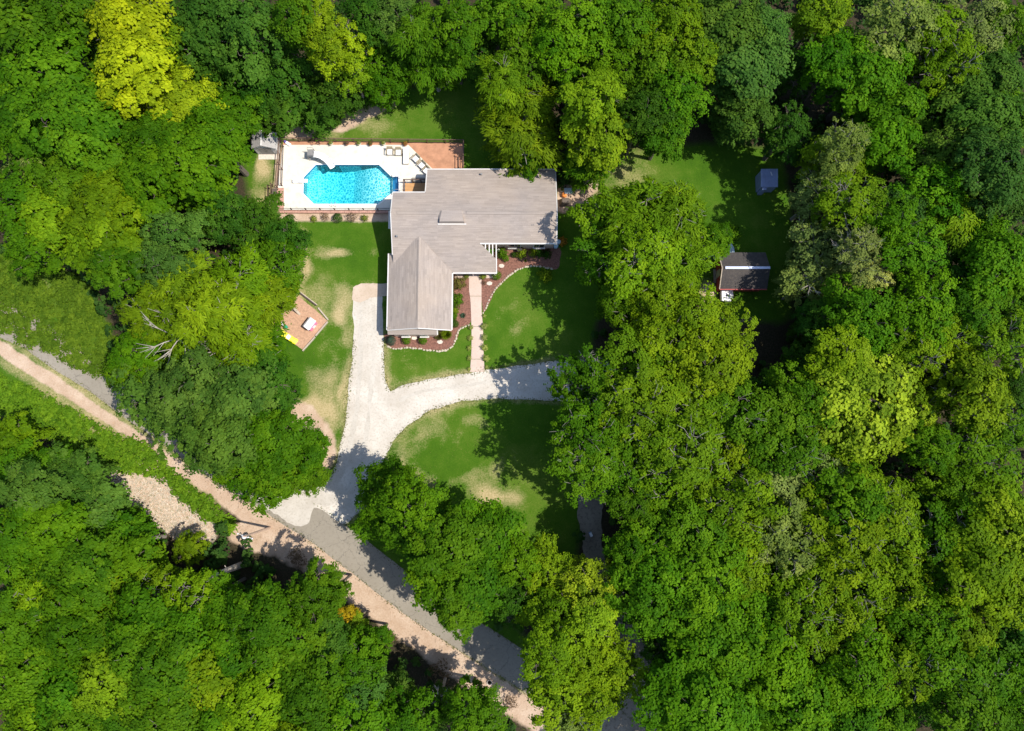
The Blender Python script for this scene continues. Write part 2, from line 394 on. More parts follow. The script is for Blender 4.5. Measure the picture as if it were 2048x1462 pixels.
def seg_dist(X, Y, line):
    d = np.full(X.shape, 1e9)
    for (x0, y0), (x1, y1) in zip(line[:-1], line[1:]):
        dx, dy = x1-x0, y1-y0; t = np.clip(((X-x0)*dx+(Y-y0)*dy)/(dx*dx+dy*dy), 0, 1)
        d = np.minimum(d, np.hypot(X-x0-t*dx, Y-y0-t*dy))
    return d

# ------------------------------------------------------------------ ground plan (outlines read off the photograph)
ROAD = smooth(PL([(-160, 575), (-60, 612), (17, 648), (66, 670), (126, 712), (189, 751), (255, 800), (330, 852), (420, 915), (515, 975), (570, 1012), (622, 1044), (690, 1093), (772, 1158), (865, 1227), (961, 1288), (1077, 1362), (1200, 1440), (1330, 1525), (1500, 1635)]), 6)
CLEAR = PL([(470, 262), (560, 250), (640, 245), (720, 205), (800, 180), (960, 150), (1010, 335), (1130, 375), (1240, 300), (1460, 285), (1560, 300), (1585, 440), (1580, 640), (1540, 640), (1450, 640), (1400, 610), (1230, 600), (1190, 640), (1150, 1150), (1000, 1230), (850, 1185), (700, 1072), (640, 1010), (560, 850), (560, 720), (470, 640), (590, 460), (500, 400)])
MEADOW = PL([(-60, 500), (60, 520), (170, 560), (235, 690), (230, 775), (185, 746), (140, 730), (100, 703), (57, 690), (0, 662), (-60, 630)])
VERGE = PL([(-60, 665), (0, 695), (50, 728), (105, 762), (160, 800), (225, 842), (300, 892), (370, 945), (430, 980), (495, 1026), (560, 1078), (640, 1124), (720, 1186), (810, 1254), (900, 1320), (990, 1382), (1070, 1432), (1130, 1475)])
STRIP = PL([(-60, 695), (20, 720), (130, 790), (260, 870), (360, 950), (450, 1040), (400, 1060), (300, 960), (190, 930), (90, 870), (-60, 800)])
BARE = PL([(198, 937), (250, 925), (330, 928), (342, 985), (390, 1018), (438, 1052), (428, 1090), (360, 1086), (275, 1022), (212, 992)])
DRIVE = PL([(706, 588), (704, 620), (708, 660), (705, 720), (698, 765), (692, 830), (684, 880), (674, 925), (660, 955), (640, 978), (612, 985), (580, 985), (545, 978), (560, 1000), (640, 1018), (690, 1050), (735, 1010), (752, 960), (768, 918), (786, 884), (816, 850), (862, 820), (922, 803), (1000, 797), (1060, 800), (1110, 803), (1170, 806), (1240, 800), (1262, 770), (1240, 735), (1210, 718), (1150, 718), (1060, 728), (1000, 736), (940, 746), (862, 757), (805, 771), (780, 783), (772, 765), (768, 740), (768, 690), (766, 660), (764, 590), (735, 592)])
def world_to_photo(X, Y):
    a = Y/CAM_H                                      # ground point, z = 0
    v = (a*CT - ST)/(CT + a*ST); t = CAM_H/(CT - v*ST)
    return X/t*F + 1024, 731 - v*F
def make_ground():
    xs = np.arange(-92, 92.01, 0.5); ys = np.arange(-56, 84.01, 0.5)
    X, Y = np.meshgrid(xs, ys); nx, ny = len(xs), len(ys)
    U, V = world_to_photo(X, Y)
    gw_ = np.random.default_rng(3)
    def vnoise(step):
        a = gw_.uniform(-1, 1, (int(ny/step)+3, int(nx/step)+3)); iy = np.arange(ny)/step; ix = np.arange(nx)/step
        y0 = iy.astype(int); x0 = ix.astype(int); fy = iy-y0; fx = ix-x0; fy = (fy*fy*(3-2*fy))[:, None]; fx = (fx*fx*(3-2*fx))[None]
        q = lambda dy, dx: a[np.ix_(y0+dy, x0+dx)]
        return (q(0, 0)*(1-fx)+q(0, 1)*fx)*(1-fy)+(q(1, 0)*(1-fx)+q(1, 1)*fx)*fy
    WU = U + 26*vnoise(9) + 14*vnoise(4); WV = V + 22*vnoise(9) + 12*vnoise(4); SPOT = 0.75 + 0.35*vnoise(5) + 0.25*vnoise(2.5)
    def blur(a, k):
        a = a.astype(float)
        for _ in range(k):
            p = np.pad(a, 1, mode='edge'); a = (p[1:-1, 1:-1]*2 + p[:-2, 1:-1] + p[2:, 1:-1] + p[1:-1, :-2] + p[1:-1, 2:])/6
        return a
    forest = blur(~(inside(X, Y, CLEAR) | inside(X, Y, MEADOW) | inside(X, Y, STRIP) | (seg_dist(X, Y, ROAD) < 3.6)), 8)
    dverge = seg_dist(X, Y, VERGE); xx = np.clip((X + 60)/70, 0, 1)
    hwid = np.interp(U, [0, 120, 230, 380, 470, 560, 800, 1100], [0.85, 0.8, 0.6, 0.75, 1.1, 2.1, 1.5, 1.7]); dirt = np.clip(1.5 - dverge/hwid, 0, 1)
    dirt = np.maximum(dirt, blur(inside(X, Y, BARE), 4))
    for poly in ([(575, 250), (642, 243), (640, 262), (625, 277), (566, 280)], [(655, 262), (700, 235), (775, 200), (800, 212), (735, 238), (690, 268)],
                 [(548, 290), (566, 290), (566, 425), (545, 425)], [(556, 424), (785, 424), (785, 444), (600, 446), (560, 440)],
                 [(435, 1048), (520, 1045), (610, 1105), (572, 1124), (520, 1108), (465, 1088)], [(545, 805), (600, 795), (650, 835), (676, 880), (668, 930), (645, 972), (632, 975), (640, 905), (610, 860), (560, 830)], [(1402, 565), (1428, 560), (1436, 610), (1404, 612)], [(1116, 370), (1200, 362), (1195, 385), (1150, 420), (1116, 430)]):
        dirt = np.maximum(dirt, blur(inside(X, Y, PL(poly)), 2)*0.9)
    dry = np.zeros_like(X)
    for cx, cy, rx, ry, s in ((515, 330, 26, 36, 1.2), (525, 400, 34, 34, 1.1), (612, 520, 16, 52, 1.0), (598, 590, 22, 40, 0.8), (700, 492, 55, 12, 0.95), (728, 486, 26, 9, 0.5),
                              (692, 645, 14, 70, 1.0), (688, 770, 14, 70, 0.85), (625, 755, 40, 45, 0.8), (660, 700, 30, 60, 0.45), (640, 610, 20, 30, 0.45), (655, 650, 46, 120, 0.38), (645, 800, 50, 90, 0.5), (860, 900, 90, 40, 0.4), (960, 930, 50, 60, 0.35), (900, 890, 30, 40, 0.3), (830, 720, 60, 20, 0.2), (1010, 640, 30, 60, 0.25), (600, 830, 55, 34, 1.1), (655, 850, 22, 60, 0.9), (635, 930, 26, 40, 1.1), (655, 690, 30, 40, 0.35),
                              (785, 915, 26, 40, 0.95), (840, 862, 50, 26, 0.55), (985, 990, 48, 24, 1.0), (920, 955, 60, 26, 0.55), (1030, 985, 24, 18, 0.8), (830, 955, 60, 20, 0.75),
                              (720, 240, 46, 20, 1.0), (660, 262, 30, 16, 0.9), (760, 225, 26, 14, 0.7), (800, 765, 24, 14, 0.55), (1180, 300, 70, 30, 0.4), (1240, 340, 40, 60, 0.35), (1200, 380, 30, 12, 0.9), (575, 448, 40, 8, 0.7),
                              (230, 850, 60, 30, 0.6), (150, 785, 60, 14, 0.6), (60, 735, 50, 14, 0.5), (90, 545, 90, 30, 0.15), (1405, 590, 30, 26, 0.8), (660, 560, 20, 20, 0.4), (740, 560, 26, 8, 0.6), (930, 845, 50, 14, 0.35), (700, 700, 8, 200, 0.4)):
        dry = np.maximum(dry, s*SPOT*np.exp(-(((WU-cx)/rx)**2 + ((WV-cy)/ry)**2)*0.8))
    dry = np.maximum(dry, 0.6*np.exp(-((dverge-hwid-0.4)/0.9)**2))
    dd = seg_dist(X, Y, DRIVE + DRIVE[:1]); dry = np.maximum(dry, 0.62*SPOT*np.exp(-(dd/0.75)**2))
    keep = ~(inside(X, Y, PL([(572, 298), (812, 298), (840, 332), (840, 412), (564, 412)])))
    idx = np.arange(nx*ny).reshape(ny, nx)
    q = np.stack([idx[:-1, :-1], idx[:-1, 1:], idx[1:, 1:], idx[1:, :-1]], -1)
    k4 = keep[:-1, :-1] | keep[:-1, 1:] | keep[1:, 1:] | keep[1:, :-1]
    faces = [tuple(map(int, f)) for f in q[k4]]
    verts = [(float(x), float(y), 0.0) for x, y in zip(X.ravel(), Y.ravel())]
    n0 = len(verts); B = 2500
    verts += [(-B, -B, 0), (B, -B, 0), (B, B, 0), (-B, B, 0)]
    c = [int(idx[0, 0]), int(idx[0, -1]), int(idx[-1, -1]), int(idx[-1, 0])]
    faces += [(n0+k, n0+(k+1) % 4, c[(k+1) % 4], c[k]) for k in range(4)]
    me = bpy.data.meshes.new('ground'); me.from_pydata(verts, [], faces)
    for nm, a in (('forest', forest), ('dry', dry), ('dirt', dirt)):
        at = me.attributes.new(nm, 'FLOAT', 'POINT'); vals = np.concatenate([a.ravel(), [1.0 if nm == 'forest' else 0.0]*4]).astype(np.float32)
        at.data.foreach_set("value", vals)
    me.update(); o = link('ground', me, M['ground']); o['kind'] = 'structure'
make_ground()

# road, drives, walks
def ribbon_outline(line, wl, wr):
    L, Rr = [], []
    for i, p in enumerate(line):
        a = Vector(line[max(0, i-1)]); b = Vector(line[min(len(line)-1, i+1)]); d = (b-a).normalized(); n = Vector((-d.y, d.x))
        q = Vector(p); L.append(tuple(q + n*wl)); Rr.append(tuple(q - n*wr))
    return L + Rr[::-1]
sheet('road', ragged(ribbon_outline(ROAD, 2.15, 1.95), 0.5, 0.05, 3), 0.012, M['asphalt'])
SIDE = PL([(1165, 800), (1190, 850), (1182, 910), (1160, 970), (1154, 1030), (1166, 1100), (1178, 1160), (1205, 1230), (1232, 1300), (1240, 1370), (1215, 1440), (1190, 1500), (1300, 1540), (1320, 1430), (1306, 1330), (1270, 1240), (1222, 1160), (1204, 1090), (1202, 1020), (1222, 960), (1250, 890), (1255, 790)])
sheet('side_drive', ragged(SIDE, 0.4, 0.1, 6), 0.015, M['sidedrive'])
sheet('driveway', ragged(DRIVE, 0.4, 0.07, 5), 0.018, M['gravel'])
def track(name, pts, off, wd, seed):
    ln = smooth(PL(pts), 6); sheet(name, ragged(ribbon_outline(ln, off+wd, wd-off), 0.35, 0.10, seed), 0.0215, M['gravelmix'])
track('wheel_track', [(722, 610), (722, 700), (716, 790), (706, 860), (690, 930), (662, 975)], 0.0, 0.28, 31)
track('wheel_track', [(748, 610), (748, 700), (742, 790), (734, 860), (718, 930), (690, 985)], 0.0, 0.28, 32)
track('wheel_track', [(800, 800), (840, 785), (900, 775), (980, 765), (1060, 762), (1150, 762)], 0.0, 0.2, 33)
sheet('parking_pad', ragged(PL([(704, 600), (706, 574), (722, 567), (775, 566), (775, 592), (740, 595), (720, 606)]), 0.3, 0.06, 8), 0.024, M['drygravel'])
sheet('gravel_wash', ragged(smooth(PL([(505, 992), (560, 984), (620, 978), (665, 970), (690, 990), (660, 1012), (632, 1012), (618, 1045), (590, 1052), (555, 1030)]), 5, True), 0.25, 0.09, 9), 0.024, M['gravelmix'])
sheet('mulch_bed', ragged(smooth(PL([(905, 546), (940, 548), (941, 590), (943, 630), (940, 648), (920, 656), (916, 672), (906, 690), (890, 700), (860, 700), (825, 696), (790, 697), (776, 694), (772, 680), (780, 664), (904, 655)]), 4, True), 0.3, 0.05, 11), 0.014, M['mulch'])
sheet('garden_bed', ragged(smooth(PL([(962, 548), (994, 546), (994, 495), (1110, 492), (1120, 520), (1112, 538), (1085, 534), (1060, 532), (1035, 541), (1010, 562), (990, 583), (980, 606), (966, 626), (963, 590)]), 4, True), 0.3, 0.05, 12), 0.014, M['mulch'])
sheet('bare_bed', ragged(PL([(820, 286), (927, 286), (927, 338), (862, 340), (818, 293)]), 0.4, 0.05, 13), 0.014, M['redclay'])
sheet('side_yard', ragged(PL([(566, 281), (822, 286), (818, 292), (566, 292)]), 0.4, 0.04, 14), 0.012, M['redclay'])
sheet('brick_border', PL([(555, 376), (568, 376), (568, 421), (553, 422)]), 0.056, M['brickedge'], skirt=0.06)
sheet('play_area', ragged(PL([(597, 592), (655, 641), (607, 700), (545, 655), (548, 612)]), 0.3, 0.04, 15), 0.016, M['sandmulch'])

POOL_Z = 0.05
POOL = PL([(632, 330), (758, 330), (783, 354), (797, 354), (797, 387), (783, 387), (756, 408), (628, 408), (607, 387), (608, 355)])
DECK = PL([(566, 290), (817, 290), (866, 339), (866, 420), (555, 420), (557, 360)])
sheet('pool_deck', DECK, POOL_Z, M['pooldeck'], holes=[POOL], skirt=0.06)

# front walk: three slabs with joints
wk = thing('front_walkway', 'pale pink concrete path from the porch down to the white drive', 'path', (*P(955, 650), 0))
wl = [(938, 547), (938, 580), (941, 600), (943, 654), (943, 700), (940, 744)]; wr = [(963, 547), (963, 590), (963, 620), (966, 654), (967, 700), (969, 742)]
def lerp_line(l, y):
    for a, b in zip(l[:-1], l[1:]):
        if a[1] <= y <= b[1]: return a[0] + (b[0]-a[0])*(y-a[1])/(b[1]-a[1])
    return l[-1][0] if y > l[-1][1] else l[0][0]
for y0, y1 in ((547, 592), (592.6, 653), (653.6, 718), (718.6, 744)):
    yy = np.linspace(y0, y1, 5)
    MB().prism(PL([(lerp_line(wr, y), y) for y in yy]) + PL([(lerp_line(wl, y), y) for y in yy[::-1]]), 0.0, 0.045).build('slab', M['walk'], wk, bevel=0.01)

# ------------------------------------------------------------------ clipping for roofs and pool floor
def clip(poly, axis, v, keep_greater):
    out = []; n = len(poly)
    for i in range(n):
        a, b = poly[i], poly[(i+1) % n]; ia = (a[axis] >= v) == keep_greater or a[axis] == v; ib = (b[axis] >= v) == keep_greater or b[axis] == v
        if ia: out.append(a)
        if ia != ib:
            t = (v-a[axis])/(b[axis]-a[axis]); out.append(tuple(a[k]+(b[k]-a[k])*t for k in range(2)))
    return out
def strip(poly, axis, lo, hi):
    p = clip(poly, axis, lo, True)
    return clip(p, axis, hi, False) if len(p) > 2 else []
def roof_plane(polys, zf, axis, down, expo=0.24, th=0.14, seed=0):
    """shingle courses laid over a roof plane; zf(x, y) is the plane; down = +1/-1 along axis is downhill"""
    r_ = random.Random(seed); m = MB(); other = 1 - axis
    for poly in polys:
        m.v_len = 0
        lo = min(p[axis] for p in poly); hi = max(p[axis] for p in poly)
        m.poly([(x, y, zf(x, y) - th) for x, y in poly[::-1]]); m.poly([(x, y, zf(x, y) - 0.004) for x, y in poly])
        for i in range(len(poly)):
            a, b = poly[i], poly[(i+1) % len(poly)]
            m.poly([(*a, zf(*a)-th), (*b, zf(*b)-th), (*b, zf(*b)-0.004), (*a, zf(*a)-0.004)])
        k = 0; v = hi if down < 0 else lo
        n = int((hi-lo)/expo) + 1
        for k in range(n):
            a0 = (hi - (k+1)*expo) if down < 0 else (lo + k*expo); a1 = a0 + expo
            row = strip(poly, axis, max(a0, lo), min(a1, hi))
            if len(row) < 3: continue
            q0 = min(p[other] for p in row); q1 = max(p[other] for p in row); q = q0
            while q < q1 - 1e-3:
                L = r_.choice((0.4, 0.7, 1.0, 1.4)); e = min(q+L, q1)
                if q1 - e < 0.3: e = q1
                pc = strip(row, other, q, e); q = e
                if len(pc) < 3: continue
                lift = r_.uniform(0.016, 0.030); t = r_.random()
                def zz(p):
                    f = (a1-p[axis])/expo if down < 0 else (p[axis]-a0)/expo
                    return zf(*p) + 0.002 + lift*f
                top = [(p[0], p[1], zz(p)) for p in pc]; m.poly(top, t)
                for i in range(len(pc)):
                    a, b = top[i], top[(i+1) % len(pc)]
                    m.poly([(a[0], a[1], zf(a[0], a[1])-0.003), (b[0], b[1], zf(b[0], b[1])-0.003), b, a], t*0.5)
    return m

# ------------------------------------------------------------------ house
HX0, HX1, RY, RZ, PITCH = -14.6, 5.4, 27.7, 5.2, 0.39
NY, SY = 34.1, 20.95
zN = lambda x, y: RZ - PITCH*(y-RY)
zS = lambda x, y: RZ - PITCH*(RY-y)
WX0, WX1, WXC, WY0 = -15.2, -7.4, -11.3, 13.75
WZ = 2.72 + PITCH*(WXC-WX0)
zW = lambda x, y: WZ - PITCH*(WXC-x)
zE = lambda x, y: WZ - PITCH*(x-WXC)
hs = thing('house', 'T-shaped pink brick house under a large taupe shingle roof', 'house', (-5.0, 24.5, 0))
rf = roof_plane([[(HX0, RY), (HX1, RY), (HX1, 30.6), (HX0, 30.6)], [(-10.6, 30.6), (HX1, 30.6), (HX1, NY), (-10.6, NY)]], zN, 1, 1, seed=1).build('roof', M['shx'], hs); rf['label'] = 'north slope of the main roof'
roS = roof_plane([[(HX0, RY), (HX1, RY), (HX1, 24.3), (HX0, 24.3)][::-1], [(HX0, 24.3), (-3.9, 24.3), (-1.96, 22.5), (-1.96, SY), (HX0, SY)][::-1]], zS, 1, -1, seed=2).build('roof', M['shx'], hs); roS['label'] = 'south slope running down over the porch'
rw = roof_plane([[(WX0, WY0), (WXC, WY0), (WXC, 25.0), (-14.5, 23.3), (WX0, 23.3)]], zW, 0, -1, seed=3).build('roof', M['shy'], hs); rw['label'] = 'west slope of the front wing'
re = roof_plane([[(WXC, WY0), (WX1, WY0), (WX1, 21.0), (WXC, 25.0)]], zE, 0, 1, seed=4).build('roof', M['shy'], hs); re['label'] = 'east slope of the front wing'
# ridge caps
m = MB()
for x0, x1 in ((HX0+0.7, -9.2), (-5.5, HX1-0.5)):
    for s in (1, -1): m.poly([(x0, RY, RZ+0.075), (x1, RY, RZ+0.075), (x1, RY+s*0.24, RZ-0.03), (x0, RY+s*0.24, RZ-0.03)])
    for s in (1, -1): m.poly([(x0, RY+s*0.24, RZ-0.03), (x1, RY+s*0.24, RZ-0.03), (x1, RY+s*0.24, RZ-0.10), (x0, RY+s*0.24, RZ-0.10)])
m.build('ridge_cap', M['shx'], rf)
m = MB()
for s in (1, -1):
    m.poly([(WXC, 14.7, WZ+0.07), (WXC, 24.6, WZ+0.07), (WXC+s*0.2, 24.6, WZ-0.03), (WXC+s*0.2, 14.7, WZ-0.03)])
    m.poly([(WXC+s*0.2, 24.6, WZ-0.03), (WXC+s*0.2, 14.7, WZ-0.03), (WXC+s*0.2, 14.7, WZ-0.09), (WXC+s*0.2, 24.6, WZ-0.09)])
m.build('ridge_cap', M['shy'], rw)
# dormer
dx0, dx1, dy = -8.85, -5.7, 26.45
d = MB()
zb = zS(0, dy) - 0.05; zt = zb + 0.62
d.hexa([(dx0, dy, zb), (dx1, dy, zb), (dx1, RY+0.1, RZ-0.1), (dx0, RY+0.1, RZ-0.1)], [(dx0+0.12, dy+0.1, zt), (dx1-0.12, dy+0.1, zt), (dx1-0.4, RY+0.2, RZ+0.16), (dx0+0.4, RY+0.2, RZ+0.16)])
dorm = d.build('dormer', M['shx'], hs)
MB().bar((dx0-0.15, dy-0.06, zb+0.06), (dx1+0.15, dy-0.06, zb+0.06), 0.14, 0.1).build('dormer_sill', M['white'], dorm)
# roof vents
for (px, py, h) in ((963, 349, 3.1), (795, 474, 4.0)):
    x, y = P(px, py, h); z = (zN if y > RY else zS)(x, y)
    v = MB().lathe((x, y, z-0.05), [(0.10, 0), (0.10, 0.32), (0.13, 0.34), (0.13, 0.40)], 10).build('vent_pipe', M['grey'], roS if y < RY else rf)
# fascia and gutters
m = MB()
def fas(a, b, w_=0.13, h_=0.2, name='fascia', dz=0.0):
    MB().bar((a[0], a[1], a[2]-0.08+dz), (b[0], b[1], b[2]-0.08+dz), w_, h_).build(name, M['white'], hs)
zc = zN(0, 30.6); zs2 = zS(0, 24.3); ze = zN(0, NY)
fas((-10.66, NY+0.07, ze), (HX1+0.06, NY+0.07, ze), name='gutter')
fas((HX0-0.06, 30.67, zc), (-10.67, 30.67, zc), 0.12)
fas((-10.66, 30.74, zc), (-10.66, NY, ze), 0.12)
fas((HX0-0.06, 30.6, zc), (HX0-0.06, RY, RZ), 0.1); fas((HX0-0.06, RY, RZ), (HX0-0.06, 23.0, zS(0, 23.0)), 0.1)
fas((HX1+0.06, NY, ze), (HX1+0.06, RY, RZ), 0.1); fas((HX1+0.06, RY, RZ), (HX1+0.06, 24.3, zs2), 0.1)
fas((-3.9, 24.23, zs2), (HX1+0.1, 24.23, zs2), 0.16, name='gutter')
fas((-1.9, 22.5, zS(0, 22.5)), (-1.9, SY, zS(0, SY)), 0.12)
fas((-7.3, SY-0.07, zS(0, SY)), (-1.85, SY-0.07, zS(0, SY)), 0.17, name='gutter')
fas((WX0-0.07, WY0, zW(WX0, 0)), (WX0-0.07, 23.3, zW(WX0, 0)), 0.14, name='gutter')
fas((WX1+0.07, WY0, zE(WX1, 0)), (WX1+0.07, 20.85, zE(WX1, 0)), 0.15, name='gutter')
fas((WX0, WY0-0.05, zW(WX0, 0)), (WXC, WY0-0.05, WZ), 0.09); fas((WXC, WY0-0.05, WZ), (WX1, WY0-0.05, zE(WX1, 0)), 0.09)
# pergola beams over the cut corner of the porch
for x in (-3.25, -2.78, -2.36, -1.93):
    y1 = 22.5 + (-1.96-x)*(1.8/1.94)
    MB().bar((x, 24.2, zs2-0.1), (x, y1, zS(0, y1)-0.06), 0.13, 0.16).build('pergola_beam', M['white'], hs)
# walls
def wall(x0, y0, x1, y1, z1=2.6, name='wall'):
    return MB().box(x0, y0, 0, x1, y1, z1).build(name, M['wall'], hs)
def gable_wall(x, y0, y1, zf0, zf1, t=0.2):
    pass
MB().hexa([(HX0+0.3, 24.0, 0), (-10.0, 24.0, 0), (-10.0, 30.3, 0), (HX0+0.3, 30.3, 0)], [(HX0+0.3, 24.0, 3.55), (-10.0, 24.0, 3.55), (-10.0, 30.3, 3.95), (HX0+0.3, 30.3, 3.95)]).build('wall', M['wall'], hs)
def gable(pts, axis, c0, c1):
    mk = (lambda c, p: (c, p[0], p[1])) if axis == 0 else (lambda c, p: (p[0], c, p[1]))
    n_ = len(pts); m_ = MB(); m_.v = [mk(c0, p) for p in pts] + [mk(c1, p) for p in pts]
    m_.f = [tuple(range(n_)), tuple(range(2*n_-1, n_-1, -1))] + [(k, (k+1) % n_, n_+(k+1) % n_, n_+k) for k in range(n_)]; m_.t = [0.5]*(n_+2)
    m_.build('gable_wall', M['wall'], hs)
gable([(21.4, 0), (30.2, 0), (30.2, zN(0, 30.2)-0.2), (RY, RZ-0.2), (21.4, zS(0, 21.4)-0.2)], 0, HX0+0.28, HX0+0.298)
gable([(24.75, 0), (33.7, 0), (33.7, zN(0, 33.7)-0.2), (RY, RZ-0.2), (24.75, zS(0, 24.75)-0.2)], 0, HX1-0.34, HX1-0.2)
ew = wall(-3.8, 24.8, HX1-0.35, 33.6, 2.65); wall(-10.2, 23.0, -3.85, 33.6, 2.65)
sw_wall = wall(-3.75, 24.72, HX1-0.4, 24.78, zS(0, 24.75)-0.22)
wing = MB().prism([(WX0+0.35, WY0+0.5), (WX1-0.35, WY0+0.5), (WX1-0.35, 22.5), (WX0+0.35, 22.5)], 0, 2.62).build('wall', M['wall'], hs)
gable([(WX0+0.35, 0), (WX1-0.35, 0), (WX1-0.35, zE(WX1-0.35, 0)-0.18), (WXC, WZ-0.18), (WX0+0.35, zW(WX0+0.35, 0)-0.18)], 1, WY0+0.3, WY0+0.49)
# projecting front window bay with its own little roof
MB().box(-14.6, 13.32, 0, -9.35, WY0+0.35, 2.3).build('front_bay', M['wall'], hs)
MB().hexa([(-15.2, 13.2, 2.33), (-9.2, 13.2, 2.33), (-9.2, 14.1, 2.86), (-15.2, 14.1, 2.86)], [(-15.2, 13.2, 2.42), (-9.2, 13.2, 2.42), (-9.2, 14.1, 2.95), (-15.2, 14.1, 2.95)]).build('bay_roof', M['shx'], hs)
MB().bar((-9.12, 13.2, 2.42), (-9.12, 14.0, 2.75), 0.14, 0.14).build('fascia', M['white'], hs)
# windows
def window(cx, y, z0, z1, wdt, n=2):
    f = MB().box(cx-wdt/2, y-0.05, z0, cx+wdt/2, y+0.02, z1).build('window', M['white'], hs)
    pw = (wdt-0.12)/n
    for i in range(n):
        x0 = cx-wdt/2+0.08+i*pw
        MB().box(x0, y-0.075, z0+0.1, x0+pw-0.06, y-0.055, z1-0.08).build('pane', M['darkglass'], f)
    MB().box(cx-wdt/2-0.08, y-0.2, z0-0.08, cx+wdt/2+0.08, y-0.0, z0-0.003).build('sill', M['white'], f)
window(0.35, 24.66, 0.75, 2.2, 1.6); window(3.4, 24.66, 0.75, 2.2, 1.4)
window(-13.2, 13.27, 0.9, 2.1, 1.0); window(-10.9, 13.27, 0.9, 2.1, 1.0)
window(-6.5, 22.94, 0.8, 2.2, 1.3)
for y in (25.4, 28.8):
    f = MB().box(HX0+0.2, y-0.6, 0.9, HX0+0.27, y+0.6, 2.2).build('window', M['white'], hs)
    MB().box(HX0+0.17, y-0.5, 1.0, HX0+0.195, y+0.5, 2.1).build('pane', M['darkglass'], f)
# chimney breast on the west gable
cb = MB().box(HX0-0.42, 26.3, 0, HX0+0.28, 28.2, 3.9).build('chimney_breast', M['wall'], hs)
MB().hexa([(HX0-0.55, 26.1, 3.86), (HX0+0.2, 26.1, 3.86), (HX0+0.2, 28.4, 3.86), (HX0-0.55, 28.4, 3.86)], [(HX0-0.5, 26.2, 3.98), (HX0+0.15, 26.45, 4.3), (HX0+0.15, 28.1, 4.3), (HX0-0.5, 28.3, 3.98)]).build('chimney_cap', M['white'], cb)
# porch: floor, posts, door
MB().box(-7.3, 20.85, 0.0, -2.0, 23.0, 0.10).build('porch_floor', M['walk'], hs)
for x in (-6.9, -4.9, -2.2): MB().box(x-0.08, 21.05, 0.10, x+0.08, 21.21, 2.5).build('porch_post', M['white'], hs)
dr_ = MB().box(-5.0, 22.93, 0.1, -4.0, 22.99, 2.2).build('front_door', M['white'], hs)
MB().obox((-4.15, 22.9, 1.1), (0.05, 0.06, 0.12)).build('handle', M['darkmetal'], dr_)
gd = MB()
for k in range(4): gd.box(WX0+0.28, 15.2, 0.05+k*0.53, WX0+0.34, 20.0, 0.05+k*0.53+0.5)
gd.build('garage_door', M['white'], hs)

# ------------------------------------------------------------------ raised timber deck
dk = thing('timber_deck', 'small orange timber deck in the house corner beside the pool steps', 'deck', (-12.2, 32.0, 0))
nb_ = 16
for k in range(nb_):
    y0 = 30.75 + k*(2.5/nb_)
    MB().box(-13.75, y0, 0.42, -10.5, y0+2.5/nb_-0.015, 0.46).build('plank', M['deckwood'], dk)
MB().box(-13.7, 30.8, 0.05, -10.6, 33.15, 0.40).build('deck_frame', M['darktimber'], dk)
for x in (-13.75, -12.7, -11.65, -10.75): MB().box(x-0.05, 33.3, 0.05, x+0.05, 33.4, 1.4).build('post', M['brown'], dk)
for y in (30.8, 32.0): MB().box(-13.87, y-0.05, 0.05, -13.77, y+0.05, 1.4).build('post', M['brown'], dk)
MB().bar((-13.82, 33.35, 1.42), (-10.7, 33.35, 1.42), 0.1, 0.05).build('rail', M['brown'], dk)
MB().bar((-13.82, 30.7, 1.42), (-13.82, 33.35, 1.42), 0.1, 0.05).build('rail', M['brown'], dk)
for k in range(18):
    x = -13.65 + k*0.165; MB().box(x-0.015, 33.335, 0.5, x+0.015, 33.365, 1.39).build('baluster', M['white'], dk)
for k in range(12):
    y = 30.95 + k*0.19; MB().box(-13.835, y-0.015, 0.5, -13.805, y+0.015, 1.39).build('baluster', M['white'], dk)
for k in range(2): MB().box(-12.9, 33.45+k*0.32, 0.05, -10.8, 33.45+k*0.32+0.3, 0.36-k*0.15).build('step', M['concrete_grey'], dk)
# furniture on it
bn = thing('wooden_bench', 'light wooden bench on the timber deck near the pool steps', 'bench', (-13.2, 31.3, 0.46))
MB().box(-13.6, 30.95, 0.86, -12.85, 31.9, 0.90).build('seat', M['deckwood'], bn)
for x, y in ((-13.55, 31.0), (-12.95, 31.0), (-13.55, 31.8), (-12.95, 31.8)): MB().box(x-0.03, y-0.03, 0.46, x+0.03, y+0.03, 0.86).build('leg', M['timber'], bn)
def folding_chair(loc, rot, mat, label):
    t = thing('folding_chair', label, 'chair', loc, rot)
    MB().box(-0.26, -0.26, 0.40, 0.26, 0.26, 0.44).build('seat', mat, t, local=True, bevel=0.015)
    MB().hexa([(-0.26, 0.22, 0.44), (0.26, 0.22, 0.44), (0.26, 0.27, 0.44), (-0.26, 0.27, 0.44)], [(-0.26, 0.42, 0.95), (0.26, 0.42, 0.95), (0.26, 0.46, 0.95), (-0.26, 0.46, 0.95)]).build('backrest', mat, t, local=True)
    for sx in (-0.24, 0.24):
        for sy in (-0.22, 0.22): MB().bar((sx, sy, 0), (sx, sy*0.9, 0.41), 0.03).build('leg', M['metal'], t, local=True)
    return t
folding_chair((-12.5, 31.25, 0.46), R(140), M['tarp'], 'pale blue-grey folding chair on the sunny end of the timber deck')
folding_chair((-11.75, 31.3, 0.46), R(200), M['bluefab'], 'dark blue folding chair in the shade of the timber deck')

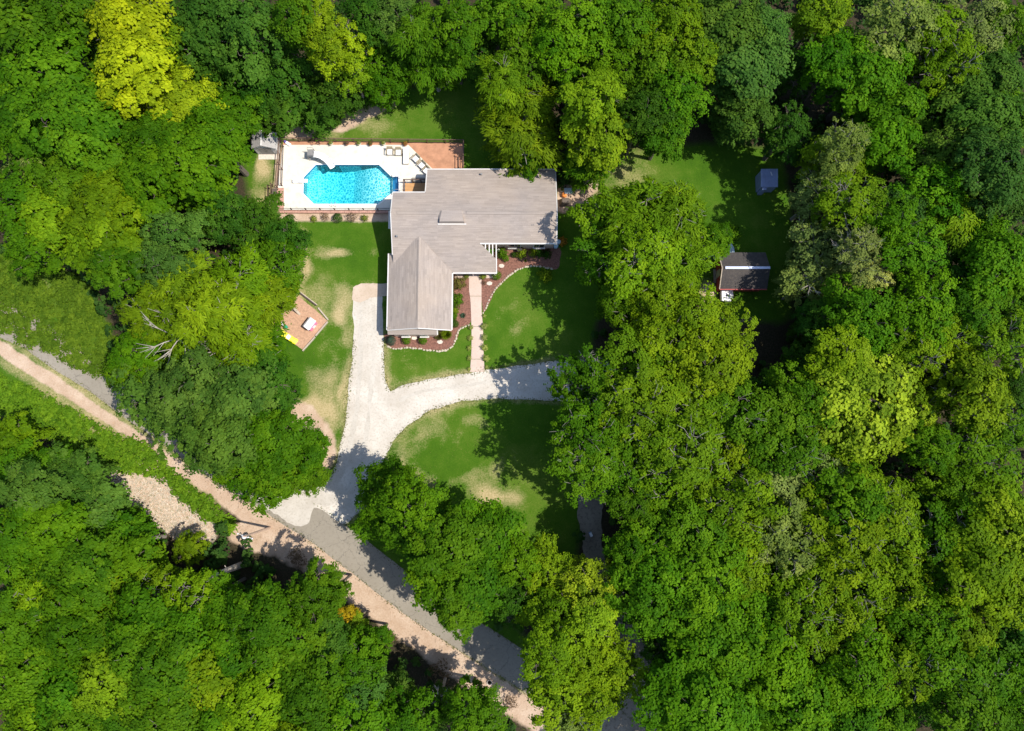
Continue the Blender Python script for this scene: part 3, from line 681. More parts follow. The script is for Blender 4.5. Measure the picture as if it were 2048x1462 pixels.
# ------------------------------------------------------------------ swimming pool
pl = thing('swimming_pool', 'blue octagonal-ended swimming pool set in the pale deck', 'pool', (-21.2, 33.2, 0))
def depth(x):
    return float(np.interp(x, [-27, -26, -24.5, -22.8, -20.8, -19.0, -17.6, -15], [-1.5, -1.7, -2.2, -2.5, -2.2, -1.3, -0.85, -0.8]))
fl = MB(); wls = MB(); tb = MB()
cuts = [-40] + [round(-26.4+0.55*k, 3) for k in range(20)] + [-10]
main = [p for i, p in enumerate(POOL) if i not in (3, 4)]
for lo, hi in zip(cuts[:-1], cuts[1:]):
    pc = strip(main, 0, lo, hi)
    if len(pc) < 3: continue
    fl.poly([(x, y, depth(x)) for x, y in pc])
    for i in range(len(pc)):
        a, b = pc[i], pc[(i+1) % len(pc)]
        if abs(a[0]-b[0]) < 1e-6 and any(abs(a[0]-c) < 1e-6 for c in cuts): continue
        fl.poly([(*a, depth(a[0])), (*b, depth(b[0])), (*b, -0.3), (*a, -0.3)])
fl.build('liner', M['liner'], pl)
n = len(POOL)
for i in range(n):
    a, b = POOL[i], POOL[(i+1) % n]
    tb.poly([(*a, -0.3), (*b, -0.3), (*b, POOL_Z), (*a, POOL_Z)])
tb.build('tile_band', M['tileband'], pl)
sx0, sy0 = POOL[5]; sx1, sy1 = POOL[3]
st = MB().box(sx0, sy0, -1.05, sx1, sy1, -0.95).build('stair_floor', M['steps'], pl)
for k in range(4):
    MB().box(sx0+0.02+k*0.23, sy0+0.01, -0.95, sx1-0.002, sy1-0.01, -0.80+k*0.2).build('step', M['steps'], pl)
wpts = [(x, y) for x, y in POOL]
wt = MB().prism(wpts[::-1] if False else wpts, -2.6, -0.10).build('water', M['water'], pl)
cp = MB()
for i in range(n):
    a, b = Vector(POOL[i]), Vector(POOL[(i+1) % n]); d = (b-a).normalized(); nn = Vector((-d.y, d.x))
    cen = Vector((-21.2, 33.2)); nn = nn if nn.dot((a+b)/2-cen) > 0 else -nn
    q = [a, b, b+nn*0.18+d*0.07, a+nn*0.18-d*0.07]
    cp.hexa([(p.x, p.y, POOL_Z+0.004) for p in q], [(p.x, p.y, POOL_Z+0.028) for p in q])
cp.build('coping', M['cushion'], pl)
for sy in (sy0+0.25, sy1-0.25):
    MB().tube([(sx1+0.25, sy, POOL_Z), (sx1+0.2, sy, 0.75), (sx1-0.2, sy, 0.85), (sx0+0.1, sy, 0.35), (sx0, sy, -0.2)], 0.03, 6).build('handrail', M['metal'], pl)
lx, ly = P(665, 409)
for dx in (0, 0.5): MB().tube([(lx+dx, ly-0.35, POOL_Z), (lx+dx, ly-0.25, 0.7), (lx+dx, ly+0.05, 0.75), (lx+dx, ly+0.15, -0.3)], 0.028, 6).build('ladder_rail', M['metal'], pl)
# diving board
db = thing('diving_board', 'short white diving board over the left end of the pool', 'diving board', (*P(603, 364), POOL_Z))
x, y = P(601, 364)
MB().box(x-0.9, y-0.24, 0.38, x+1.05, y+0.24, 0.43).build('board', M['plwhite'], db, bevel=0.01)
MB().box(x-0.8, y-0.2, POOL_Z, x-0.35, y+0.2, 0.38).build('stand', M['plwhite'], db)
# slide
sl = thing('pool_slide', 'curved white pool slide with a grey ladder tower', 'slide', (*P(621, 306), POOL_Z))
c0 = P3(627, 309, 1.25)
path = smooth([P(628, 310, 1.2), P(640, 312, 1.1), P(652, 319, 0.85), P(660, 327, 0.55), P(666, 335, 0.38)], 5)
hts = np.interp(np.linspace(0, 1, len(path)), [0, 0.3, 0.7, 1], [1.25, 1.1, 0.6, 0.3])
fm = MB()
prof = [(-0.40, 0.30), (-0.34, 0.08), (-0.2, 0.0), (0.2, 0.0), (0.34, 0.08), (0.40, 0.30)]
rows = []
for i, p in enumerate(path):
    a = Vector(path[max(0, i-1)]); b = Vector(path[min(len(path)-1, i+1)]); d = (b-a).normalized(); nn = Vector((-d.y, d.x))
    rows.append([(p[0]+nn.x*u, p[1]+nn.y*u, hts[i]+z) for u, z in prof])
for r0, r1 in zip(rows[:-1], rows[1:]):
    for k in range(len(prof)-1): fm.poly([r0[k], r0[k+1], r1[k+1], r1[k]])
fo = fm.build('flume', M['plwhite'], sl); md = fo.modifiers.new('s', 'SOLIDIFY'); md.thickness = 0.03
tx, ty = P(621, 305, 1.3)
MB().box(tx-0.42, ty-0.45, 1.16, tx+0.42, ty+0.45, 1.24).build('platform', M['grey'], sl)
for a in (-0.38, 0.38):
    for b in (-0.4, 0.4): MB().bar((tx+a*1.2, ty+b*1.1, POOL_Z), (tx+a, ty+b, 1.17), 0.06).build('leg', M['grey'], sl)
for k in range(5): MB().bar((tx-0.62+k*0.05, ty-0.3, 0.2+k*0.2), (tx-0.62+k*0.05, ty+0.3, 0.2+k*0.2), 0.06).build('rung', M['grey'], sl)
for b in (-0.42, 0.42): MB().tube([(tx-0.6, ty+b, POOL_Z), (tx-0.45, ty+b, 1.3), (tx-0.3, ty+b, 1.85), (tx+0.35, ty+b, 1.8), (tx+0.42, ty+b, 1.2)], 0.03, 6).build('handrail', M['grey'], sl)
# patio chairs
def patio_chair(px, py, rot, label):
    t = thing('patio_chair', label, 'chair', (*P(px, py, 0.4), POOL_Z), rot)
    MB().box(-0.36, -0.36, 0.30, 0.36, 0.34, 0.45).build('seat_cushion', M['cushion'], t, local=True, bevel=0.03)
    MB().hexa([(-0.36, 0.28, 0.34), (0.36, 0.28, 0.34), (0.36, 0.38, 0.34), (-0.36, 0.38, 0.34)], [(-0.36, 0.44, 0.92), (0.36, 0.44, 0.92), (0.36, 0.54, 0.92), (-0.36, 0.54, 0.92)]).build('backrest', M['tan'], t, local=True)
    for s in (-1, 1):
        MB().box(s*0.44-0.05, -0.34, 0.56, s*0.44+0.05, 0.44, 0.61).build('armrest', M['tan'], t, local=True)
        for y_ in (-0.32, 0.36): MB().box(s*0.42-0.03, y_-0.03, 0, s*0.42+0.03, y_+0.03, 0.57).build('leg', M['tan'], t, local=True)
    MB().box(-0.40, -0.36, 0.24, 0.40, 0.36, 0.29).build('seat_frame', M['tan'], t, local=True)
patio_chair(780, 304, R(90-90), 'cushioned patio chair farthest left in the row at the deck top')
patio_chair(797, 305, R(0), 'cushioned patio chair just left of the white chaise lounge')
patio_chair(832, 318, R(-45), 'angled patio chair next to the chaise lounge, upper of the angled three')
patio_chair(844, 331, R(-45), 'middle one of three angled patio chairs beside the bare soil')
patio_chair(853, 342, R(-45), 'angled patio chair touching the house roof corner')
cl_ = thing('chaise_lounge', 'long white chaise lounge at the upper right of the pool deck', 'lounger', (*P(812, 313, 0.3), POOL_Z))
MB().box(-0.36, -1.0, 0.28, 0.36, 0.45, 0.38).build('cushion', M['cushion'], cl_, local=True, bevel=0.03)
MB().hexa([(-0.36, 0.45, 0.30), (0.36, 0.45, 0.30), (0.36, 1.1, 0.62), (-0.36, 1.1, 0.62)], [(-0.36, 0.42, 0.40), (0.36, 0.42, 0.40), (0.36, 1.05, 0.72), (-0.36, 1.05, 0.72)]).build('backrest', M['cushion'], cl_, local=True)
MB().box(-0.40, -1.02, 0.20, 0.40, 0.50, 0.27).build('frame', M['tan'], cl_, local=True)
for s in (-0.36, 0.36):
    for y_ in (-0.9, 0.4): MB().box(s-0.03, y_-0.03, 0, s+0.03, y_+0.03, 0.21).build('leg', M['tan'], cl_, local=True)
x, y = P(578, 367)
MB().box(x-0.35, y-0.3, POOL_Z+0.002, x+0.35, y+0.3, POOL_Z+0.025).build('drain_cover', M['pooldeck']); o = bpy.data.objects['drain_cover']; tag(o, 'square hatch cover in the deck left of the diving board', 'hatch cover')
# robot / float toy at fence corner
x, y = P(575, 287)
fl_ = thing('pool_toy', 'white and purple pool toy in the top left deck corner', 'pool toy', (x, y, 0.05))
MB().obox((x+0.15, y-0.1, 0.17), (0.75, 0.4, 0.2), R(-35)).build('body', M['plwhite'], fl_, bevel=0.05)
MB().lathe((x-0.25, y+0.2, 0.08), [(0.16, 0), (0.2, 0.1), (0.12, 0.25)], 10).build('head', plain('purple_plastic', (0.13, 0.09, 0.32), 0.4, 0.05, 2, 0), fl_)

# ------------------------------------------------------------------ pool fence
def fence(name, pts, label, h=1.15, step=2.3, mat='brown', rails=(0.25, 0.7, 1.1), top=0.09):
    t = thing(name, label, 'fence', (*pts[0], 0))
    for a, b in zip(pts[:-1], pts[1:]):
        a, b = Vector(a), Vector(b); L = (b-a).length; k = max(1, round(L/step)); d = (b-a)/k
        ang = math.atan2(d.y, d.x)
        for i in range(k):
            p = a + d*i; MB().obox((p.x, p.y, h/2), (0.1, 0.1, h), ang).build('post', M[mat], t)
        for z in rails:
            MB().bar((a.x, a.y, z), (b.x, b.y, z), top if z == rails[-1] else 0.05, 0.06).build('rail', M[mat], t)
    p = Vector(pts[-1]); MB().obox((p.x, p.y, h/2), (0.1, 0.1, h)).build('post', M[mat], t)
    return t
fence('pool_fence', PL([(563, 283), (928, 287)]), 'brown post and rail fence along the lawn above the pool deck')
fence('pool_fence', PL([(563, 285), (560, 330), (556, 376)]), 'brown post and rail fence between the shed and the pool deck')
fence('pool_fence', PL([(928, 289), (927, 338)]), 'brown fence closing the bare soil bed at the house')
fence('deck_fence', PL([(557, 422), (786, 422)]), 'thin dark rail fence along the lower pool deck edge', 1.05, 1.9, 'darkmetal', (0.2, 1.02), 0.05)
fence('inner_fence', PL([(568, 294), (566, 340), (565, 372)]), 'second brown rail line just inside the left deck edge', 0.9, 2.6, 'brown', (0.25, 0.85), 0.07)
fence('plot_fence', PL([(918, 315), (918, 338)]), 'short brown post fence inside the bare soil bed', 0.9, 1.4, 'brown', (0.3, 0.85), 0.07)
gt = thing('garden_gate', 'dark gate frame and leaning boards left of the lower pool deck', 'gate', (*P(548, 400), 0))
for a, b in (((540, 378), (540, 420)), ((546, 372), (546, 392))):
    p, q = P3(*a), P3(*b)
    MB().bar((p.x, p.y, 1.0), (q.x, q.y, 1.0), 0.06).build('rail', M['brown'], gt); MB().bar((p.x, p.y, 0.4), (q.x, q.y, 0.4), 0.06).build('rail', M['brown'], gt)
    for s in (p, q): MB().box(s.x-0.05, s.y-0.05, 0, s.x+0.05, s.y+0.05, 1.15).build('post', M['brown'], gt)
p, q = P3(552, 380), P3(550, 412)
for k in range(4): MB().bar((p.x+k*0.17-0.25, p.y, 0.5+k*0.02), (q.x+k*0.17-0.25, q.y, 0.5+k*0.02), 0.14, 0.04).build('board', M['pad'], gt)
for s in (p, q): MB().box(s.x-0.3, s.y-0.05, 0, s.x+0.3, s.y+0.05, 0.47).build('trestle', M['darktimber'], gt)
# low brick wall below the pool
bw = thing('brick_wall', 'low pink brick retaining wall between the pool deck and shrub row', 'wall', (*P(670, 426), 0))
x0, y0 = P(556, 427); x1, y1 = P(786, 423.5)
MB().box(x0, y0, 0, x1, y1, 0.32).build('wall_core', M['brickedge'], bw)
k = 0; x = x0
while x < x1-0.2:
    L = min(rnd.uniform(0.85, 1.05), x1-x-0.01); MB().box(x, y0-0.05, 0.325, x+L-0.02, y1+0.03, 0.40+rnd.uniform(0, 0.012)).build('capstone', M['brickedge'], bw); x += L

# ------------------------------------------------------------------ pool shed
x0, y0 = P(516, 308); x1, y1 = P(561, 281)
sh = thing('pool_shed', 'small white gable shed with grey roof left of the pool', 'shed', ((x0+x1)/2, (y0+y1)/2, 0))
xm = (x0+x1)/2; HW = 2.0; HR = 2.85
body = MB(); body.box(x0, y0, 0, x1, y1, HW)
body.poly([(x0, y0, HW), (x1, y0, HW), (xm, y0, HR-0.06)]); body.poly([(x0, y1, HW), (x1, y1, HW), (xm, y1, HR-0.06)])
body.build('wall', M['shed_wall'], sh)
kz = (HR-HW)/(xm-x0); eo = 0.14
zl = lambda x, y: HR + kz*(x-xm); zr = lambda x, y: HR - kz*(x-xm)
r1 = roof_plane([[(x0-eo, y0-0.15), (xm, y0-0.15), (xm, y1+0.15), (x0-eo, y1+0.15)]], zl, 0, -1, 0.3, 0.07, 8).build('roof', M['shed_roof'], sh)
r2 = roof_plane([[(xm, y0-0.15), (x1+eo, y0-0.15), (x1+eo, y1+0.15), (xm, y1+0.15)]], zr, 0, 1, 0.3, 0.07, 9).build('roof', M['shed_roof'], sh)
MB().bar((xm, y0-0.17, HR+0.04), (xm, y1+0.17, HR+0.04), 0.16, 0.05).build('ridge_cap', M['shed_wall'], r1)
vx = x0+0.55; vy = (y0+y1)/2+0.15
MB().hexa([(vx-0.13, vy-0.26, zl(vx-0.13, 0)), (vx+0.13, vy-0.26, zl(vx+0.13, 0)), (vx+0.13, vy+0.26, zl(vx+0.13, 0)), (vx-0.13, vy+0.26, zl(vx-0.13, 0))], [(vx-0.13, vy-0.26, zl(vx-0.13, 0)+0.07), (vx+0.13, vy-0.26, zl(vx+0.13, 0)+0.07), (vx+0.13, vy+0.26, zl(vx+0.13, 0)+0.07), (vx-0.13, vy+0.26, zl(vx-0.13, 0)+0.07)]).build('skylight', M['darkglass'], r1)
for s in (-1, 1):
    d_ = MB().box(xm+(0.02 if s > 0 else -0.82), y0-0.06, 0.08, xm+(0.82 if s > 0 else -0.02), y0-0.01, 1.85).build('door', M['grey'], sh)
    MB().obox((xm+s*0.12, y0-0.08, 1.0), (0.04, 0.05, 0.14)).build('handle', M['darkmetal'], d_)
MB().box(x0+0.1, y0-0.75, 0.002, x1-0.1, y0-0.07, 0.06).build('doorstep', M['flag'], sh)

# ------------------------------------------------------------------ foliage builders
def leaf_mesh(name, p, nrm, tan, L, W, tint, fold=0.12):
    n = len(p)
    tan = tan - nrm*np.sum(tan*nrm, 1, keepdims=True); tan /= np.linalg.norm(tan, axis=1, keepdims=True)+1e-9
    b = np.cross(nrm, tan); L = L[:, None]; W = W[:, None]
    v = np.empty((n, 4, 3), np.float32)
    v[:, 0] = p - tan*L*0.5; v[:, 1] = p - tan*L*0.02 + b*W*0.5 + nrm*L*fold; v[:, 2] = p + tan*L*0.5 - nrm*L*fold*0.6; v[:, 3] = p - tan*L*0.02 - b*W*0.5 + nrm*L*fold
    me = bpy.data.meshes.new(name)
    me.vertices.add(n*4); me.vertices.foreach_set("co", v.ravel())
    me.loops.add(n*4); me.loops.foreach_set("vertex_index", np.arange(n*4, dtype=np.int32))
    me.polygons.add(n); me.polygons.foreach_set("loop_start", np.arange(0, n*4, 4, dtype=np.int32))
    a = me.attributes.new("tint", 'FLOAT', 'FACE'); a.data.foreach_set("value", np.clip(tint, 0, 1).astype(np.float32))
    me.update(calc_edges=True); me.materials.append(M['leaf']); return me
def unit(a): return a/(np.linalg.norm(a, axis=1, keepdims=True)+1e-9)
UP = np.array([0, 0, 1.0])
def crown(name, seed, Rr=3.7, ratio=0.95, nl=7, npuff=105, per=62, ls=0.36, style='broad', puff=(0.15, 0.25), wid=0.75, gap=0.18):
    """crown around the origin, radius Rr across; returns mesh and lobe list"""
    g = np.random.default_rng(seed)
    lobes = [(np.zeros(3), 0.66*Rr)]
    for k in range(nl):
        a = 2*np.pi*(k+g.uniform(-0.35, 0.35))/nl; rr = Rr*g.uniform(0.36, 0.82)
        lobes.append((np.array([math.cos(a)*rr, math.sin(a)*rr, g.uniform(-0.42, 0.30)*Rr*ratio]), Rr*g.uniform(0.24, 0.46)))
    lobes.append((np.array([g.uniform(-.25, .25)*Rr, g.uniform(-.25, .25)*Rr, 0.42*Rr*ratio]), 0.42*Rr))
    for k in range(5):
        a = 2*np.pi*(k+g.uniform(-0.3, 0.3))/5; rr = Rr*g.uniform(0.3, 0.5)
        lobes.append((np.array([math.cos(a)*rr, math.sin(a)*rr, -g.uniform(0.75, 1.05)*Rr]), Rr*g.uniform(0.34, 0.46)))
    ltint = g.normal(0, 0.17, 64); pl_ = []
    pc, pn = [], []; area = np.array([l[1]**2 for l in lobes]); area /= area.sum(); tries = 0
    while len(pc) < npuff and tries < npuff*40:
        tries += 1; i = g.choice(len(lobes), p=area); c, lr = lobes[i]
        d = g.normal(size=3); d /= np.linalg.norm(d)
        if d[2] < -0.45: d[2] *= -1
        if d[2] < 0.05 and g.random() < 0.35: d[2] = abs(d[2])+0.2; d /= np.linalg.norm(d)
        q = c + d*lr*np.array([1, 1, ratio])*g.uniform(0.72, 1.16)
        if any(np.linalg.norm((q-c2)/np.array([1, 1, ratio])) < lr2*0.80 for j, (c2, lr2) in enumerate(lobes) if j != i): continue
        if any(np.linalg.norm(q-o) < Rr*gap for o in pc): continue
        pc.append(q); pn.append(d); pl_.append(ltint[i])
    pc = np.array(pc); pn = np.array(pn); n = len(pc)
    rp = Rr*(puff[0]+(puff[1]-puff[0])*g.random(n)**1.3); pt = np.clip(g.normal(0.5, 0.15, n)+np.array(pl_), 0.05, 0.95)
    cnt = np.maximum(14, (per*(rp/rp.mean())**1.8).astype(int)); idx = np.repeat(np.arange(n), cnt); T = len(idx)
    nrm = unit(pn*0.7 + UP*0.65)[idx]
    e = unit(g.normal(size=(T, 3))); dot = np.sum(e*nrm, 1, keepdims=True); e = np.where(dot < -0.15, e-2*dot*nrm, e)
    rad = rp[idx]*np.clip(np.abs(g.normal(0.62, 0.38, T)), 0.1, 1.7)
    off = e*rad[:, None]; along = np.sum(off*nrm, 1, keepdims=True); off -= nrm*along*0.55
    ho = pc*np.array([1, 1, 0.0]); ho = unit(ho+g.normal(size=ho.shape)*0.5*Rr*np.array([1, 1, 0.15]))[idx]; st_ = g.uniform(1.0, 2.0, n)[idx][:, None]
    al = np.sum(off*ho, 1, keepdims=True); off = (off-ho*al)*0.82 + ho*al*st_*0.9
    p = pc[idx] + off
    ln = unit(e*0.55 + nrm*0.55 + UP*0.30 + g.normal(size=(T, 3))*0.30)
    out = unit(p*np.array([1, 1, 0.3])+g.normal(size=(T, 3))*0.1)
    tan = g.normal(size=(T, 3))
    if style == 'feather': tan = unit(e + out*0.8 + g.normal(size=(T, 3))*0.25)
    L = ls*g.uniform(0.7, 1.3, T); W = L*wid*g.uniform(0.8, 1.2, T)
    if style == 'feather': L = L*1.7; W = L*0.28
    tint = pt[idx] + g.normal(0, 0.12, T)
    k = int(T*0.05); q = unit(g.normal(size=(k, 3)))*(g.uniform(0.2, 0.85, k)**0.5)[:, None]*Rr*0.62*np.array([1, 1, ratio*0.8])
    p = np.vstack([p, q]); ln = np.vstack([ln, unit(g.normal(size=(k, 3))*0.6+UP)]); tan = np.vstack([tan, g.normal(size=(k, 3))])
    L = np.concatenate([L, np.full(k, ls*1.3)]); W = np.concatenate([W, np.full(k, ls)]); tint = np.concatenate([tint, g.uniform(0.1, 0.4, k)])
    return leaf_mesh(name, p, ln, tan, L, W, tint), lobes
def trunk_mesh(name, seed, lobes, ratio, H, zc, pale=False, r0=0.26):
    g = random.Random(seed); m = MB()
    lean = (g.uniform(-.3, .3), g.uniform(-.3, .3))
    tr = [(0, 0, -0.1), (lean[0]*.3, lean[1]*.3, zc*0.35), (lean[0], lean[1], zc*0.72), (0, 0, zc)]
    m.tube(tr, [r0*1.35, r0, r0*0.7, r0*0.42], 7)
    for c, lr in lobes[1:]:
        s = g.uniform(0.55, 0.8); a = Vector((lean[0]*s, lean[1]*s, zc*s)); b = Vector(c) + Vector((0, 0, zc))
        mid = a.lerp(b, 0.55) + Vector((g.uniform(-.3, .3), g.uniform(-.3, .3), 0.35)); m.tube([a, mid, b], [r0*0.42, r0*0.28, r0*0.13], 5)
        for k in range(3 if not pale else 5):
            dv = Vector((g.gauss(0, 1), g.gauss(0, 1), abs(g.gauss(0.3, 0.6)))).normalized()*lr*(0.8 if not pale else g.uniform(0.9, 1.18))
            mm = b + dv*0.5 + Vector((g.uniform(-.15, .15), g.uniform(-.15, .15), 0.1))
            m.tube([mid.lerp(b, 0.7), mm, b+dv], [r0*0.17, r0*0.12, r0*0.05], 4, False)
    return m.mesh(name)

# crown families: (mesh, trunk, radius, crown centre height)
KINDS = {}
def family(key, n, seed, Rr, zc, ratio, pale=False, **kw):
    L = []
    for i in range(n):
        me, lob = crown('crown_'+key, seed+i, Rr, ratio, **kw)
        tm = trunk_mesh('trunk_'+key, seed+i, lob, ratio, 0, zc, pale); tm.materials.append(M['bark'])
        L.append((me, tm, Rr, zc))
    KINDS[key] = L
family('broad', 4, 10, 3.8, 11.5, 0.66, npuff=105, per=92, puff=(0.09, 0.24), gap=0.20, ls=0.29)
family('clumpy', 4, 30, 3.8, 11.0, 0.55, nl=9, npuff=105, per=105, puff=(0.10, 0.26), ls=0.32, gap=0.19)
family('fine', 3, 50, 3.6, 10.5, 0.72, nl=8, npuff=130, per=76, puff=(0.08, 0.20), ls=0.235, gap=0.17)
family('feather', 4, 70, 3.7, 10.0, 0.60, True, nl=9, npuff=100, per=84, puff=(0.11, 0.28), ls=0.31, style='feather', gap=0.19)
family('open', 5, 90, 3.9, 11.0, 0.70, True, nl=10, npuff=90, per=88, puff=(0.08, 0.22), ls=0.28, gap=0.225)
family('tall', 2, 110, 3.3, 12.0, 1.15, nl=8, npuff=125, per=76, ls=0.28, puff=(0.08, 0.24))
COL = {'d': (0.043, 0.108, 0.006), 'm': (0.067, 0.150, 0.003), 'g': (0.073, 0.171, 0.003), 'y': (0.248, 0.322, 0.006), 'l': (0.124, 0.206, 0.004),
       'o': (0.160, 0.212, 0.036), 'b': (0.064, 0.134, 0.013), 'k': (0.190, 0.285, 0.010), 'r': (0.46, 0.30, 0.012), 'p': (0.32, 0.31, 0.07)}
CNAME = {'d': 'dark green', 'm': 'mid green', 'g': 'fresh green', 'y': 'bright yellow', 'l': 'yellow-green', 'o': 'pale olive', 'b': 'bluish green', 'k': 'lime green', 'r': 'orange-yellow', 'p': 'straw yellow'}
